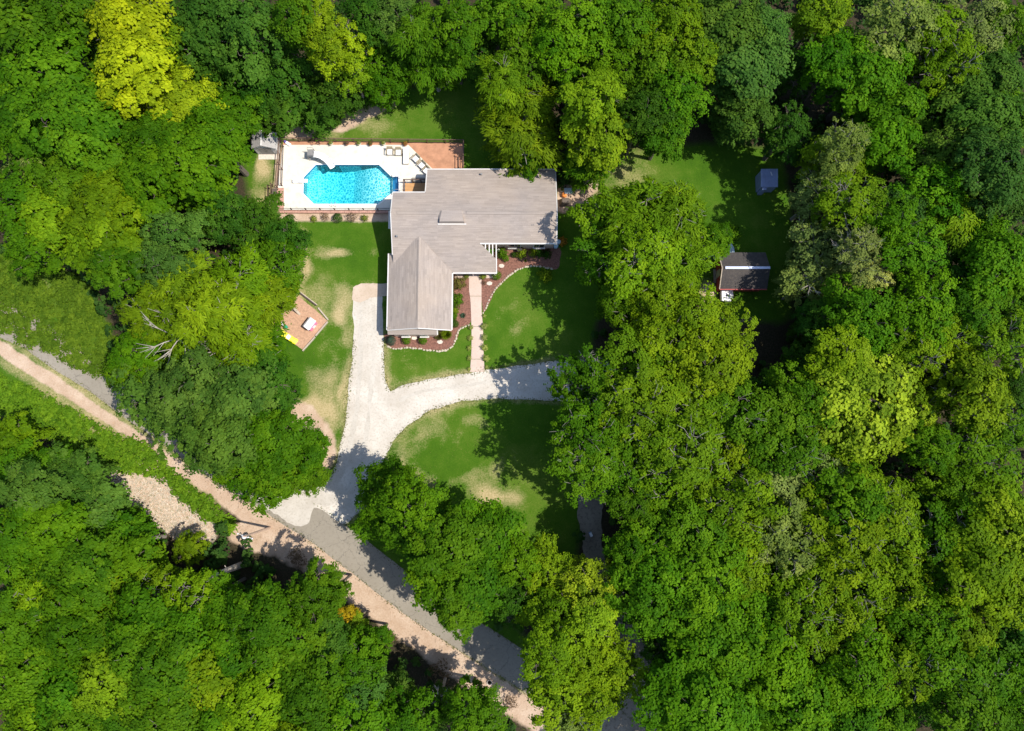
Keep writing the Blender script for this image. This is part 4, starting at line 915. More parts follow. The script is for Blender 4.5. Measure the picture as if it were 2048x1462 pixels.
# (x, y, crown radius in the photograph, family letter, colour)   B broad, C clumpy, F fine, N feather, O open, T tall
TREES = """
250 55 78 C y;272 140 74 C y;368 208 54 C y;310 95 55 C l;60 60 88 C m;95 155 80 C m;35 250 72 C m;150 235 74 C m;135 25 58 B m;205 300 66 C m;300 275 58 C m;300 345 68 C m;415 270 66 C m;375 335 66 C m;
455 225 46 C m 0.7;62 320 48 N o;25 395 60 B m;130 370 56 C m;205 395 64 C l;100 440 62 C l;200 470 68 C l;55 485 52 F m;285 405 36 F b;340 470 58 F b;325 530 42 F b;440 425 52 F d;505 440 50 F d 0.75;562 478 42 F d 0.7;550 535 48 N m 0.7;
350 575 58 N l;420 620 68 N l;325 640 52 N l;480 560 54 N l;555 575 34 N l 0.6;515 598 54 N l 0.75;468 655 58 N l;385 700 52 N l;508 690 50 N m 0.7;265 700 42 B m;270 745 40 B m;450 730 50 N m;230 540 48 B m;
302 790 66 F b 0.85;385 765 62 F b;455 800 70 C b;372 838 62 F b 0.8;425 878 52 C b 0.75;470 915 48 C b 0.65;520 945 44 B m 0.6;440 880 62 C b;520 768 58 F d 0.8;565 788 34 F d 0.6;530 885 58 C m;580 905 50 B m 0.75;608 946 36 B m 0.6;545 955 50 B m 0.7;482 925 44 B m 0.8;622 893 30 B m 0.6;
400 40 68 C b;435 105 56 C d;505 60 68 B b;470 165 48 B d 0.8;545 140 64 B d 0.7;603 190 56 B d 0.5;552 212 44 B d 0.5;658 182 52 B d 0.5;640 60 44 B l;685 90 52 O y;705 145 34 O l;600 30 54 B m;740 30 50 B d;768 115 50 B m 0.7;760 158 42 B m 0.5;800 50 48 F b;845 60 56 N m;862 108 50 N m 0.85;880 132 40 N m 0.7;905 55 54 B m;950 55 48 F d;958 112 40 F d;815 105 40 F d;
1000 20 52 B m;1062 30 56 B g;1045 115 46 B m;1012 150 44 N l;1122 90 54 B g;1172 38 58 B g;1205 100 48 B g;1045 200 58 N l 0.8;1040 268 64 N l 0.62;1066 308 34 B m 0.5;1188 200 58 T l;1200 266 56 T l 0.75;1182 326 44 N m 0.6;1112 150 36 F d;
1290 40 58 B m;1352 40 58 B l;1385 105 48 B l;1312 140 56 B m;1352 190 52 B g;1285 225 46 B d;1330 255 46 B m 0.8;1240 30 50 B m;1468 60 62 C b;1500 130 70 C b;1490 208 56 C b 0.72;1464 246 34 C b 0.55;1532 50 42 C b;1425 20 40 C b;
1650 15 48 B l;1682 112 54 C g;1742 150 68 C g;1792 202 56 C g;1772 280 58 C g;1800 55 66 O o;1872 68 62 O l;1902 122 56 O l;1952 40 56 O o;2022 50 48 B m;1932 182 62 C b;2002 150 58 C b;1982 232 62 C b;2034 250 48 B m;1902 300 52 B b;1980 320 66 B b;1600 130 44 F d 0.8;1580 260 46 F d;1860 240 44 F d;
1668 330 54 O l 0.85;1692 290 44 O o;1642 392 46 O o 0.75;1702 400 58 O l;1655 480 60 O o 0.72;1625 552 50 O o 0.62;1722 500 44 O o;1742 545 42 O p;1802 420 58 B b;1862 380 58 B g;1902 430 62 N l;1832 502 52 B g;1782 452 44 B g;1962 380 52 B b;2034 400 48 B b;1992 520 62 C g;1962 470 42 C g;2040 565 48 B g;1902 562 44 F d;1852 612 52 B g;1882 662 52 O l;1952 625 48 B m;1625 660 40 F d 0.5;1640 640 44 F d;
1712 622 52 B g;1742 672 52 B g;1682 722 48 B l;1800 662 44 B g;1832 702 48 O l;1982 692 58 O l;2034 640 44 F d;1902 742 58 O l;1742 800 92 F k;1692 762 58 F k;1782 852 62 F k;1702 880 58 F l;1832 830 42 B l;1862 890 42 B g;1962 782 62 B l;2034 772 38 F d;1952 900 58 O m;2014 862 48 O m;1992 1000 58 B l;1962 1090 58 B l;1600 800 50 B m;1610 730 40 F d;
1225 440 62 O l 0.85;1292 422 66 N l;1352 432 56 N l;1215 515 52 O m 0.8;1292 520 64 O l;1362 520 48 N l;1250 590 50 O m 0.85;1322 590 56 B l;1382 622 62 F l;1442 662 56 F l;1352 682 62 F l;1302 650 50 F l;1280 722 56 B m;1402 732 66 F l;1462 722 44 F l;1432 480 30 B m;1560 850 50 B m;
1180 772 60 O m;1252 802 62 O l;1332 792 62 O l;1402 822 58 O l;1472 832 62 O m;1532 800 50 B d;1160 852 56 O m;1232 882 62 O m;1312 872 58 O l;1382 902 62 O l;1452 912 58 O l;1522 892 58 B m;1175 930 54 O m;1255 960 56 O m;1332 960 58 O l;1402 982 58 O l;1482 992 62 O l;1562 962 58 O o;1592 902 52 O m;1642 972 58 O o;1622 1052 62 O l;1562 1072 58 O o;1482 1082 58 O l;1402 1072 52 B m;1322 1062 48 B m;1282 1012 42 B m;
1702 1000 58 B m;1762 1012 62 O l;1702 1082 62 O l;1792 1092 62 O l;1852 1000 52 F d;1882 1082 58 O m;2024 1062 58 B l;1902 985 44 B l;1262 1112 44 B m;1332 1142 62 B g;1412 1142 62 B g;1482 1142 58 B l;1562 1152 58 O l;1642 1152 58 O l;1722 1162 62 O l;1802 1172 58 O l;1872 1172 48 F m;1982 1142 62 C l;2034 1182 48 B l;1292 1212 56 B g;1372 1222 62 B g;1452 1212 58 B g;1522 1242 58 B m;1602 1232 58 O l;1682 1242 58 O l;1762 1252 58 O l;1852 1252 58 B m;1932 1262 58 B l;2012 1272 58 B d;1345 1300 46 F d 1.1;1404 1312 58 C g;1472 1312 62 C g;1552 1332 62 C g;1632 1322 58 O l;1722 1342 70 F g;1802 1332 48 O l;1882 1332 58 O m;1962 1352 58 O m;2034 1352 52 O m;1352 1400 52 C g 1.2;1422 1420 62 C g 1.2;1502 1410 62 C g;1592 1420 66 B g;1692 1430 66 B g;1772 1430 48 B g;1862 1400 38 F d;1942 1430 58 B m;2034 1440 48 B m;
772 975 48 B m 0.85;805 1000 52 B m;760 1030 40 B m 0.8;852 1052 58 C m;905 1092 62 C m;962 1082 58 C m;882 1152 58 C m;952 1162 62 C m;915 1222 42 C m;1012 1122 48 B m;1092 1132 38 B l;1022 1202 46 F d;1165 1182 54 F k;1122 1222 56 F l;1182 1242 52 F k;1102 1292 52 B l;1172 1312 62 F l;1232 1342 46 B l;1112 1372 58 B l;1182 1400 58 F l;1132 1432 44 O o;
5 885 50 C l 0.6;22 940 54 C m 0.7;92 945 44 C m 0.6;62 992 58 C b;138 962 56 C b 0.62;178 1030 60 C b 0.62;232 1074 50 C m 0.6;102 1062 62 C m;30 1082 52 C m;62 1152 58 C m;152 1132 62 C m;252 1142 58 C m 0.75;92 1202 48 N l;202 1192 52 N l;302 1188 52 O l 0.8;30 1252 52 C m;122 1272 58 C m;202 1272 58 C m;292 1272 62 C m;382 1202 50 O l;425 1190 36 B m;372 1272 58 C m;452 1262 52 C m;502 1232 46 B m;542 1252 56 C m;562 1302 66 C m;622 1190 42 B m;662 1182 30 B m;482 1332 58 C m;40 1352 62 C m;132 1362 66 C m;222 1362 62 C l;312 1352 62 C m;402 1352 62 C l;62 1432 58 C l;152 1442 58 C m;242 1442 58 C m;332 1432 58 C m;422 1432 58 C m;512 1412 58 C l;602 1382 62 C m;662 1302 46 C b;702 1335 42 B m;722 1382 48 F b;690 1422 56 B m;785 1390 38 F b;802 1442 50 B m;882 1425 38 F b;942 1412 36 B m;950 1450 44 B m;592 1450 52 C l;745 1290 32 B m;1390 1535 58 C g;1318 1570 54 B g;1470 1530 56 C g;690 1240 22 B r 0.8;712 1252 18 B k 0.75;248 724 18 B r 1.0;375 1092 26 B l 0.5
"""
FAM = {'B': 'broad', 'C': 'clumpy', 'F': 'fine', 'N': 'feather', 'O': 'open', 'T': 'tall'}
FNAME = {'B': 'broadleaf tree', 'C': 'dense leafy tree', 'F': 'fine-leaved tree', 'N': 'feathery tree', 'O': 'open-crowned tree', 'T': 'tall tree'}
LAND = [('pool shed', 530, 285), ('swimming pool', 695, 370), ('play area', 600, 645), ('house roof corner', 1114, 345), ('blue-grey shed', 1537, 355), ('dark-roofed cabin', 1490, 540), ('utility pole', 515, 1057),
        ('bare straw patch', 320, 1000), ('upper road end', 60, 700), ('gravel wash', 580, 1010), ('shaded drive strip', 1182, 1090), ('white drive bend', 1090, 765), ('pale dead trunk', 437, 1145),
        ('top left corner', 0, 0), ('top right corner', 2048, 0), ('bottom left corner', 0, 1462), ('bottom right corner', 2048, 1462), ('right edge centre', 2048, 731), ('bottom edge centre', 1024, 1462), ('big lime tree', 1742, 800), ('largest yellow tree', 250, 55), ('left edge centre', 0, 400), ('drain pipe', 979, 1365)]
DIRS = ['right', 'upper right', 'above', 'upper left', 'left', 'lower left', 'below', 'lower right']
ORD = ['nearest', 'second', 'third', 'fourth', 'fifth', 'sixth', 'seventh', 'eighth', 'ninth', 'tenth', 'eleventh', 'twelfth', 'thirteenth', 'fourteenth', 'fifteenth']
spec = []
for s in TREES.replace('\n', '').split(';'):
    if s.strip():
        q = s.split(); spec.append([float(q[0]), float(q[1]), float(q[2]), q[3], q[4], float(q[5]) if len(q) > 5 else 1.0])
sect = {}
for i, (a, b, c, f, k, hm) in enumerate(spec):
    j = min(range(len(LAND)), key=lambda q: math.hypot(a-LAND[q][1], b-LAND[q][2]))
    dx, dy = a-LAND[j][1], LAND[j][2]-b; dist = math.hypot(dx, dy)
    q = int(round(math.atan2(dy, dx)/(math.pi/4))) % 8
    sect.setdefault((j, q), []).append((dist, i))
LAB = {}
for (j, q), lst in sect.items():
    for n_, (dist, i) in enumerate(sorted(lst)):
        f, k = spec[i][3], spec[i][4]; nm, dr = LAND[j][0], DIRS[q]
        if dist < 4: LAB[i] = {'big lime tree': 'biggest lime green fine-leaved tree among the woods at right', 'largest yellow tree': 'largest bright yellow leafy tree near the top left'}.get(nm, f'{CNAME[k]} {FNAME[f]} at the {nm}')
        else:
            pos = {'above': 'above the', 'below': 'below the'}.get(dr, f'to the {dr} of the')
            LAB[i] = f'{CNAME[k]} {FNAME[f]}, {ORD[min(n_, 14)]} {pos} {nm}'
for i, (a, b, c, f, k, hm) in enumerate(spec):
    fam = KINDS[FAM[f]]; me, tm, Rr, zc = fam[i % len(fam)]
    g = random.Random(1000+i)
    hz = zc*g.uniform(0.86, 1.14)*(0.72 if c < 42 else (1.08 if c > 60 else 1.0))
    if k == 'd': hz *= 0.85
    hz *= hm
    x, y = P(a, b, hz)
    rw_ = c/F*(CAM_H-hz)*1.20                       # crown radius in metres
    s = rw_/Rr
    t = thing('tree', LAB[i], 'tree', (x, y, 0), g.uniform(0, 6.28), 'woodland trees')
    sz = s*g.uniform(0.9, 1.1)
    o = link('crown', me, None, t); o.location = (0, 0, hz); o.scale = (s*g.uniform(0.92, 1.1), s*g.uniform(0.92, 1.1), sz*min(1, hz/(1.75*s*Rr)))
    cv = COL[k]; j1 = g.uniform(0.88, 1.12); j2 = g.uniform(0.9, 1.12)
    o.color = (cv[0]*j1*j2, cv[1]*j1, cv[2]*j1*g.uniform(0.8, 1.3), 1)
    o2 = link('trunk', tm, None, t); o2.scale = (s, s, hz/zc)
    bk = (0.26, 0.23, 0.19) if f in 'NO' else (0.13, 0.105, 0.08); o2.color = (*bk, 1)

# ------------------------------------------------------------------ undergrowth and ground vegetation (uncountable)
def scatter(name, polys, n, zlo, zhi, L, col, label, cat, seed, clump=0, excl=None, flat=0.5, wid=0.7):
    g = np.random.default_rng(seed); pts = []
    allp = np.array([p for q in polys for p in q]); lo = allp.min(0); hi = allp.max(0)
    need = n if not clump else n//clump
    while sum(len(p) for p in pts) < need:
        c = g.uniform(lo, hi, (need*2, 2)); k = np.zeros(len(c), bool)
        for q in polys: k |= inside(c[:, 0], c[:, 1], q)
        if excl is not None: k &= ~excl(c[:, 0], c[:, 1])
        pts.append(c[k])
    c = np.vstack(pts)[:need]; rad = None
    if clump:
        m_ = len(c); cz = g.uniform(zlo, zhi, m_); cr = g.uniform(0.4, 0.9, m_); ct = g.uniform(0.15, 0.85, m_)
        idx = np.repeat(np.arange(m_), clump); T = len(idx)
        e = unit(g.normal(size=(T, 3))); e[:, 2] = np.abs(e[:, 2]); rr = cr[idx]*g.uniform(0.4, 1, T)
        p = np.column_stack([c[idx, 0]+e[:, 0]*rr, c[idx, 1]+e[:, 1]*rr, 0.05+cz[idx]*(0.35+0.65*e[:, 2])]); nrm = unit(e*0.7+UP*0.6+g.normal(size=(T, 3))*0.3); tint = ct[idx]+g.normal(0, 0.1, T)
    else:
        T = len(c); p = np.column_stack([c, g.uniform(zlo, zhi, T)]); nrm = unit(UP*flat+g.normal(size=(T, 3))*0.45); tint = g.uniform(0, 1, T)
    Ls = L*g.uniform(0.6, 1.4, T)
    me = leaf_mesh(name, p, nrm, g.normal(size=(T, 3)), Ls, Ls*wid, tint)
    o = link(name, me, None); o.color = (*col, 1); tag(o, label, cat, kind='stuff'); return o
FRAME = PL([(-60, -60), (2110, -60), (2110, 1520), (-60, 1520)])
def not_wood(x, y):
    r_ = inside(x, y, CLEAR) | inside(x, y, MEADOW) | inside(x, y, STRIP) | inside(x, y, BARE) | inside(x, y, DRIVE) | inside(x, y, SIDE)
    r_ |= seg_dist(x, y, ROAD) < 3.0; r_ |= seg_dist(x, y, VERGE) < 2.2
    r_ |= inside(x, y, PL([(1405, 280), (1570, 300), (1580, 640), (1560, 730), (1480, 720), (1405, 620)])); return r_
scatter('undergrowth', [FRAME], 110000, 0.3, 3.2, 0.5, (0.040, 0.090, 0.014), 'dark shrub layer on the woodland floor', 'undergrowth', 1, 30, not_wood)
scatter('meadow_brush', [MEADOW], 36000, 0.12, 0.5, 0.26, (0.095, 0.160, 0.010), 'low green brush field at the left edge above the road', 'brush', 2, 40)
scatter('roadside_brush', [PL([(-40, 735), (110, 800), (260, 885), (330, 915), (260, 915), (190, 925), (80, 860), (-40, 800)]), PL([(305, 912), (350, 948), (420, 1000), (478, 1040), (470, 1062), (430, 1052), (392, 1022), (350, 990), (335, 955)]), PL([(150, 850), (280, 880), (350, 940), (330, 960), (200, 930)])], 20000, 0.2, 0.6, 0.28, (0.115, 0.215, 0.010), 'bright green weeds along the road verge', 'weeds', 3, 30)

# ------------------------------------------------------------------ garden shrubs
def ball(name, seed, n=1100, ls=0.13, loose=0.12, squash=0.85, style='leaf'):
    g = np.random.default_rng(seed); e = unit(g.normal(size=(n, 3))); e[:, 2] = np.where(e[:, 2] < -0.3, -e[:, 2], e[:, 2])
    lump = 1 + loose*np.sin(e[:, 0]*5+seed)*np.cos(e[:, 1]*6+seed*2)
    r_ = g.uniform(0.78, 1.0+loose*0.5, n)*lump; p = e*r_[:, None]*np.array([1, 1, squash]); p[:, 2] += squash*0.8
    nrm = unit(e+g.normal(size=(n, 3))*0.35); L = ls*g.uniform(0.7, 1.4, n)
    return leaf_mesh(name, p, nrm, g.normal(size=(n, 3)), L, L*0.75, g.normal(0.5, 0.2, n))
def tuft(name, seed, n=260, ls=1.0):
    g = np.random.default_rng(seed); a = g.uniform(0, 6.283, n); t = g.uniform(0.2, 1.1, n)
    d = np.column_stack([np.cos(a)*np.sin(t), np.sin(a)*np.sin(t), np.cos(t)]); p = d*(0.5*ls)*g.uniform(0.8, 1.1, n)[:, None]; p[:, 2] += 0.02
    side = np.column_stack([-np.sin(a), np.cos(a), np.zeros(n)]); nrm = unit(np.cross(d, side)*-1)
    nrm *= np.sign(nrm[:, 2:3]+1e-6)
    L = ls*g.uniform(0.8, 1.15, n); return leaf_mesh(name, p, nrm, d, L, L*0.11, g.uniform(0.3, 0.9, n), 0.02)
def cone(name, seed, n=1500):
    g = np.random.default_rng(seed); h = g.uniform(0, 1, n)**0.8*2.0; a = g.uniform(0, 6.283, n); r_ = (1-(h/2.05)**1.6)*g.uniform(0.8, 1.03, n)
    p = np.column_stack([np.cos(a)*r_, np.sin(a)*r_, h+0.05]); nrm = unit(np.column_stack([np.cos(a), np.sin(a), np.full(n, 0.6)])+g.normal(size=(n, 3))*0.3); L = 0.16*g.uniform(0.7, 1.3, n)
    return leaf_mesh(name, p, nrm, np.tile(UP, (n, 1))+g.normal(size=(n, 3))*0.4, L, L*0.5, g.normal(0.5, 0.2, n))
def agave(name, seed, n=26):
    m = MB()
    for i in range(n):
        a = i*2.4; t = 0.3+0.9*(i/n); d = Vector((math.cos(a)*math.sin(t), math.sin(a)*math.sin(t), math.cos(t))); s = Vector((-math.sin(a), math.cos(a), 0)); u = d.cross(s)
        q0 = d*0.05; q1 = d*0.55; q2 = d*1.0
        m.poly([q0-s*0.06, q0+s*0.06, q1+s*0.12-u*0.03, q1-s*0.12-u*0.03], 0.5); m.poly([q1-s*0.12-u*0.03, q1+s*0.12-u*0.03, q2], 0.6)
    me = m.mesh(name); me.materials.append(M['leaf']); return me
SM = {'ball': [ball('trimmed_%d' % i, 200+i, loose=0.06) for i in range(2)], 'loose': [ball('loose_%d' % i, 210+i, 800, 0.2, 0.4) for i in range(3)], 'tuft': [tuft('tuft_%d' % i, 220+i) for i in range(3)],
      'twig': [ball('twig_%d' % i, 240+i, 420, 0.16, 0.35) for i in range(2)], 'cone': [cone('cone', 230)], 'agave': [agave('agave', 231)], 'spray': [tuft('spray_%d' % i, 250+i, 420, 1.3) for i in range(2)]}
SC = {'green': (0.085, 0.175, 0.006), 'dark': (0.035, 0.095, 0.005), 'yg': (0.21, 0.25, 0.03), 'pale': (0.34, 0.38, 0.09), 'brown': (0.16, 0.105, 0.06), 'olive': (0.13, 0.12, 0.03), 'blue': (0.058, 0.105, 0.065), 'lime': (0.17, 0.24, 0.01), 'rust': (0.34, 0.17, 0.04), 'orange': (0.55, 0.24, 0.03)}
nsh = [0]
def shrub(px, py, rpx, kind, col, label, z=0.0, name='shrub', sq=1.0, group=None):
    s = rpx/15.6; L = SM[kind]; nsh[0] += 1; x, y = P(px, py, s*0.5)
    t = thing(name, label, 'shrub' if name == 'shrub' else name.replace('_', ' '), (x, y, z), rnd.uniform(0, 6.28), group)
    o = link('foliage', L[nsh[0] % len(L)], None, t); o.scale = (s, s, s*sq); j = rnd.uniform(0.9, 1.1); c = SC[col]; o.color = (c[0]*j, c[1]*j, c[2], 1)
    st_ = MB().tube([(0, 0, -0.02), (0, 0, 0.25*s+0.05)], [0.05, 0.03], 5).build('stem', M['brown'], t, local=True)
    return t
RW = 'shrub row below the pool'
shrub(581, 438, 9.5, 'ball', 'dark', 'round dark green shrub, leftmost in the row below the pool')
shrub(628, 438, 5.5, 'loose', 'yg', 'small yellow-green shrub, second in the row below the pool')
shrub(651, 435, 8, 'twig', 'brown', 'smaller brown twiggy shrub in the row below the pool')
shrub(676, 437, 10, 'ball', 'dark', 'round dark green shrub between two brown shrubs below the pool')
shrub(704, 436, 10, 'twig', 'brown', 'larger brown twiggy shrub in the row below the pool')
shrub(729, 437, 6, 'loose', 'yg', 'yellow-green shrub nearest the house in the row below the pool')
for i, (px, py, r_, nm) in enumerate(((943, 655, 4.5, 'top'), (942, 676, 5, 'second'), (940, 696, 4.5, 'third'), (940, 716, 4.5, 'fourth'), (939, 738, 3.5, 'lowest'))):
    shrub(px-1.5, py, r_*0.95, 'loose', 'pale', f'pale grass clump left of the front walkway, {nm} from the house', name='grass_clump', sq=0.8)
for i, (px, py, r_, nm) in enumerate(((966, 632, 3.5, 'top'), (966, 653, 6.5, 'second'), (966, 675, 6, 'third'), (967, 695, 6.5, 'fourth'), (970, 717, 6.5, 'fifth'), (971, 734, 3.5, 'lowest'))):
    shrub(px+2, py, r_*0.95, 'loose', 'pale', f'pale grass clump right of the front walkway, {nm} from the house', name='grass_clump', sq=0.8)
shrub(933, 553, 5, 'loose', 'yg', 'small yellow-green shrub left of the walkway top')
shrub(966, 553, 6, 'loose', 'yg', 'small yellow-green shrub right of the walkway top')
shrub(993, 551, 10, 'ball', 'green', 'round bright green shrub at the porch corner')
shrub(917, 568, 12, 'loose', 'olive', 'reddish olive shrub against the wing wall near the porch')
shrub(914, 601, 12, 'loose', 'green', 'large green shrub against the middle of the wing wall')
shrub(910, 621, 6.5, 'loose', 'lime', 'bright lime shrub beside the wing wall')
shrub(909, 632, 6, 'loose', 'green', 'small green shrub just under the lime one')
shrub(910, 648, 8, 'ball', 'dark', 'dark green shrub at the lower right wing corner')
shrub(926, 631, 8, 'agave', 'blue', 'blue-green agave in the mulch left of the walkway', name='agave_plant')
shrub(781, 681, 10.5, 'cone', 'blue', 'bluish conical evergreen at the lower left wing corner', name='evergreen', sq=1.3)
shrub(813, 681, 9, 'ball', 'green', 'trimmed green ball shrub under the left front window')
shrub(846, 681, 9, 'ball', 'green', 'trimmed green ball shrub under the right front window')
shrub(878, 672, 9, 'spray', 'olive', 'reddish sword-leaved plant in front of the wing', name='sword_plant')
shrub(893, 669, 11, 'spray', 'lime', 'yellow-green arching grass clump in front of the wing', name='arching_grass')
shrub(1003, 506, 10, 'loose', 'green', 'leafy green plant just right of the pergola beams')
shrub(1011, 516, 7, 'loose', 'green', 'low leafy plant below the pergola end')
shrub(1028, 510, 6, 'ball', 'dark', 'small dark ball shrub in the bed under the left window')
shrub(1043, 508, 9, 'loose', 'lime', 'bright yellow-green bush in the bed between two windows')
shrub(1066, 507, 8, 'loose', 'lime', 'bright yellow-green bush under the right house window')
shrub(1079, 508, 8, 'loose', 'dark', 'shaded dark bush right of the bright window bush')
shrub(1094, 509, 8, 'loose', 'dark', 'shaded dark bush nearest the right house corner')
shrub(1051, 521, 4, 'tuft', 'yg', 'little yellow-green tuft at the front of the window bed', name='grass_clump')
shrub(968, 566, 4.5, 'twig', 'brown', 'small brown dead plant beside the walkway top')
shrub(1124, 484, 8, 'loose', 'orange', 'orange-leaved shrub at the right house corner')
shrub(1090, 552, 12, 'loose', 'lime', 'sunlit yellow-green bush at the lawn edge below the house corner')
shrub(1450, 470, 20, 'loose', 'green', 'round green bush above the dark-roofed cabin', sq=1.2)
for i, (px, py, r_, lb) in enumerate(((630, 245, 14, 'dark bush in the bare strip above the pool fence'), (772, 205, 18, 'green bush at the top of the back lawn'), (735, 205, 14, 'dark bush left of the back lawn bush'))):
    shrub(px, py, r_, 'loose', 'dark' if i != 1 else 'green', lb, sq=1.3)
for i, (px, py, lb) in enumerate(((590, 1110, 'left'), (780, 1275, 'middle'), (880, 1345, 'right'), (600, 1122, 'lower left'), (1020, 1405, 'far right'))):
    shrub(px, py, 13 if i != 2 else 22, 'twig', 'brown', f'{lb} one of the brown brush piles beside the road verge', name='brush_pile', sq=0.7)
# potted plants along the pool fence
for px, py, potm, col, lb in ((662, 287, 'cream', 'yg', 'cream pot with yellow-green plant, leftmost by the pool fence'), (694, 287, 'terracotta', 'brown', 'small terracotta pot with a dry plant by the pool fence'), (718, 287, 'cream', 'yg', 'cream pot with a yellow-green plant in the middle of the pool fence'), (741, 288, 'terracotta', 'olive', 'low pot with an olive plant by the pool fence'), (767, 287, 'cream', 'yg', 'larger cream pot above the row of patio chairs'), (811, 288, 'terracotta', 'rust', 'terracotta pot above the chaise lounge')):
    x, y = P(px, py, 0.3); t = thing('potted_plant', lb, 'potted plant', (x, y, 0.012))
    MB().lathe((0, 0, 0), [(0.15, 0), (0.26, 0.32), (0.29, 0.33), (0.29, 0.38), (0.24, 0.38), (0.23, 0.33)], 12).build('pot', M[potm], t, local=True)
    o = link('foliage', SM['loose'][0], None, t); o.scale = (0.24, 0.24, 0.22); o.location = (0, 0, 0.33); o.color = (*SC[col], 1)

# ------------------------------------------------------------------ stone edging, each stone its own piece
stone_me = []
for i in range(6):
    g = random.Random(300+i); bm = bmesh.new(); bmesh.ops.create_icosphere(bm, subdivisions=1, radius=0.5)
    for v in bm.verts: v.co = Vector((v.co.x*(1+g.uniform(-.2, .2)), v.co.y*(0.75+g.uniform(-.15, .15)), v.co.z*0.55)) + Vector((g.uniform(-.06, .06), g.uniform(-.06, .06), g.uniform(-.05, .05)))
    me = bpy.data.meshes.new('stone'); bm.to_mesh(me); bm.free(); me.materials.append(M['stone']); stone_me.append(me)
def edging(pts, label, step=0.36, sz=0.36):
    line = smooth(PL(pts), 6); t = thing('stone_edging', label, 'stone edging', (*line[0], 0)); g = random.Random(len(pts)); acc = 0; prev = Vector(line[0])
    for p in line[1:]:
        q = Vector(p); d = q - prev; L = d.length
        while acc < L:
            c = prev + d*(acc/L); o = link('stone', stone_me[g.randrange(6)], None, t)
            o.location = (c.x-line[0][0]+g.uniform(-.05, .05), c.y-line[0][1]+g.uniform(-.05, .05), 0.06); s = sz*g.uniform(0.75, 1.3)
            o.scale = (s, s, s*g.uniform(0.7, 1.2)); o.rotation_euler = (0, 0, math.atan2(d.y, d.x)+g.uniform(-.3, .3)); acc += step*g.uniform(0.85, 1.2)
        acc -= L; prev = q
edging([(967, 626), (974, 612), (980, 597), (990, 580), (1005, 564), (1022, 549), (1040, 538), (1060, 533), (1085, 534), (1108, 540)], 'curved pale stone border between the window bed and round lawn')
edging([(776, 694), (790, 698), (810, 696), (835, 697), (860, 701), (885, 702), (902, 695), (911, 682), (916, 664), (926, 655), (940, 650)], 'curved pale stone border of the front mulch bed')
for px, py, a, lb in ((1003, 532, 0.2, 'pale flagstone step below the pergola plants'), (979, 567, 0.4, 'small pale flagstone beside the dead plant'), (829, 676, 0.6, 'small white slab between the two ball shrubs'), (880, 684, 0.1, 'pale flat stone in front of the sword-leaved plant')):
    x, y = P(px, py); o = MB().prism([(x+0.36*math.cos(a+t)*q, y+0.28*math.sin(a+t)*q) for t, q in ((0, 1.1), (1.0, 1), (2.1, 1.05), (3.1, 1.1), (4.2, 0.95), (5.3, 1))], 0.014, 0.07).build('flagstone', M['flag']); tag(o, lb, 'flagstone')

# ------------------------------------------------------------------ clutter by the house east side
def barrel(px, py, r_, h, mat, label, cat='barrel', name='barrel'):
    x, y = P(px, py, h); t = thing(name, label, cat, (x, y, 0))
    MB().lathe((0, 0, 0), [(r_*0.85, 0), (r_, h*0.3), (r_, h*0.7), (r_*0.88, h*0.97)], 14).build('body', mat, t, local=True)
    MB().lathe((0, 0, h*0.97), [(r_*0.93, 0), (r_*0.93, 0.04), (r_*0.3, 0.06)], 14).build('lid', mat, t, local=True)
barrel(1117, 483, 0.28, 0.9, M['ltblue'], 'upper pale blue barrel at the right house corner')
barrel(1112, 491, 0.3, 0.7, M['ltblue'], 'lower pale blue barrel at the right house corner')
barrel(1129, 389, 0.32, 0.5, M['orange'], 'orange tub beside the house east wall', 'tub', 'tub')
x, y = P(1137, 382, 0.5); t = thing('cooler_box', 'white lidded cooler box beside the house east wall', 'cooler', (x, y, 0))
MB().box(-0.5, -0.35, 0, 0.5, 0.35, 0.5).build('body', M['plwhite'], t, local=True, bevel=0.04); MB().box(-0.53, -0.38, 0.5, 0.53, 0.38, 0.6).build('lid', M['ltblue'], t, local=True, bevel=0.03)
x, y = P(1131, 403, 0.6); t = thing('covered_grill', 'dark covered grill beside the house east wall', 'grill', (x, y, 0))
MB().hexa([(-0.8, -0.5, 0), (0.8, -0.5, 0), (0.8, 0.5, 0), (-0.8, 0.5, 0)], [(-0.5, -0.3, 1.0), (0.5, -0.3, 1.0), (0.45, 0.3, 1.1), (-0.5, 0.3, 1.05)]).build('cover', M['pad'], t, local=True, bevel=0.08)
for px, py, lb in ((1121, 372, 'upper'), (1124, 380, 'middle'), (1146, 375, 'far')):
    x, y = P(px, py, 0.3); t = thing('flower_pot', f'{lb} small pot in the cluster by the house east wall', 'flower pot', (x, y, 0))
    MB().lathe((0, 0, 0), [(0.14, 0), (0.24, 0.3), (0.26, 0.36), (0.2, 0.36)], 10).build('pot', M['cream'], t, local=True)
    o = link('foliage', SM['tuft'][0], None, t); o.location = (0, 0, 0.32); o.scale = (0.3, 0.3, 0.3); o.color = (*SC['pale'], 1)
x, y = P(1039, 498, 0.8); t = thing('bird_bath', 'dark round birdbath in the window bed', 'birdbath', (x, y, 0))
MB().lathe((0, 0, 0), [(0.2, 0), (0.08, 0.1), (0.07, 0.6), (0.32, 0.72), (0.36, 0.8), (0.3, 0.78)], 14).build('stand', M['darkmetal'], t, local=True); MB().lathe((0, 0, 0.74), [(0.28, 0), (0.28, 0.01)], 14).build('water', M['ltblue'], t, local=True)
x, y = P(997, 501, 0.4); t = thing('globe_light', 'white globe ornament beside the pergola beams', 'garden ornament', (x, y, 0))
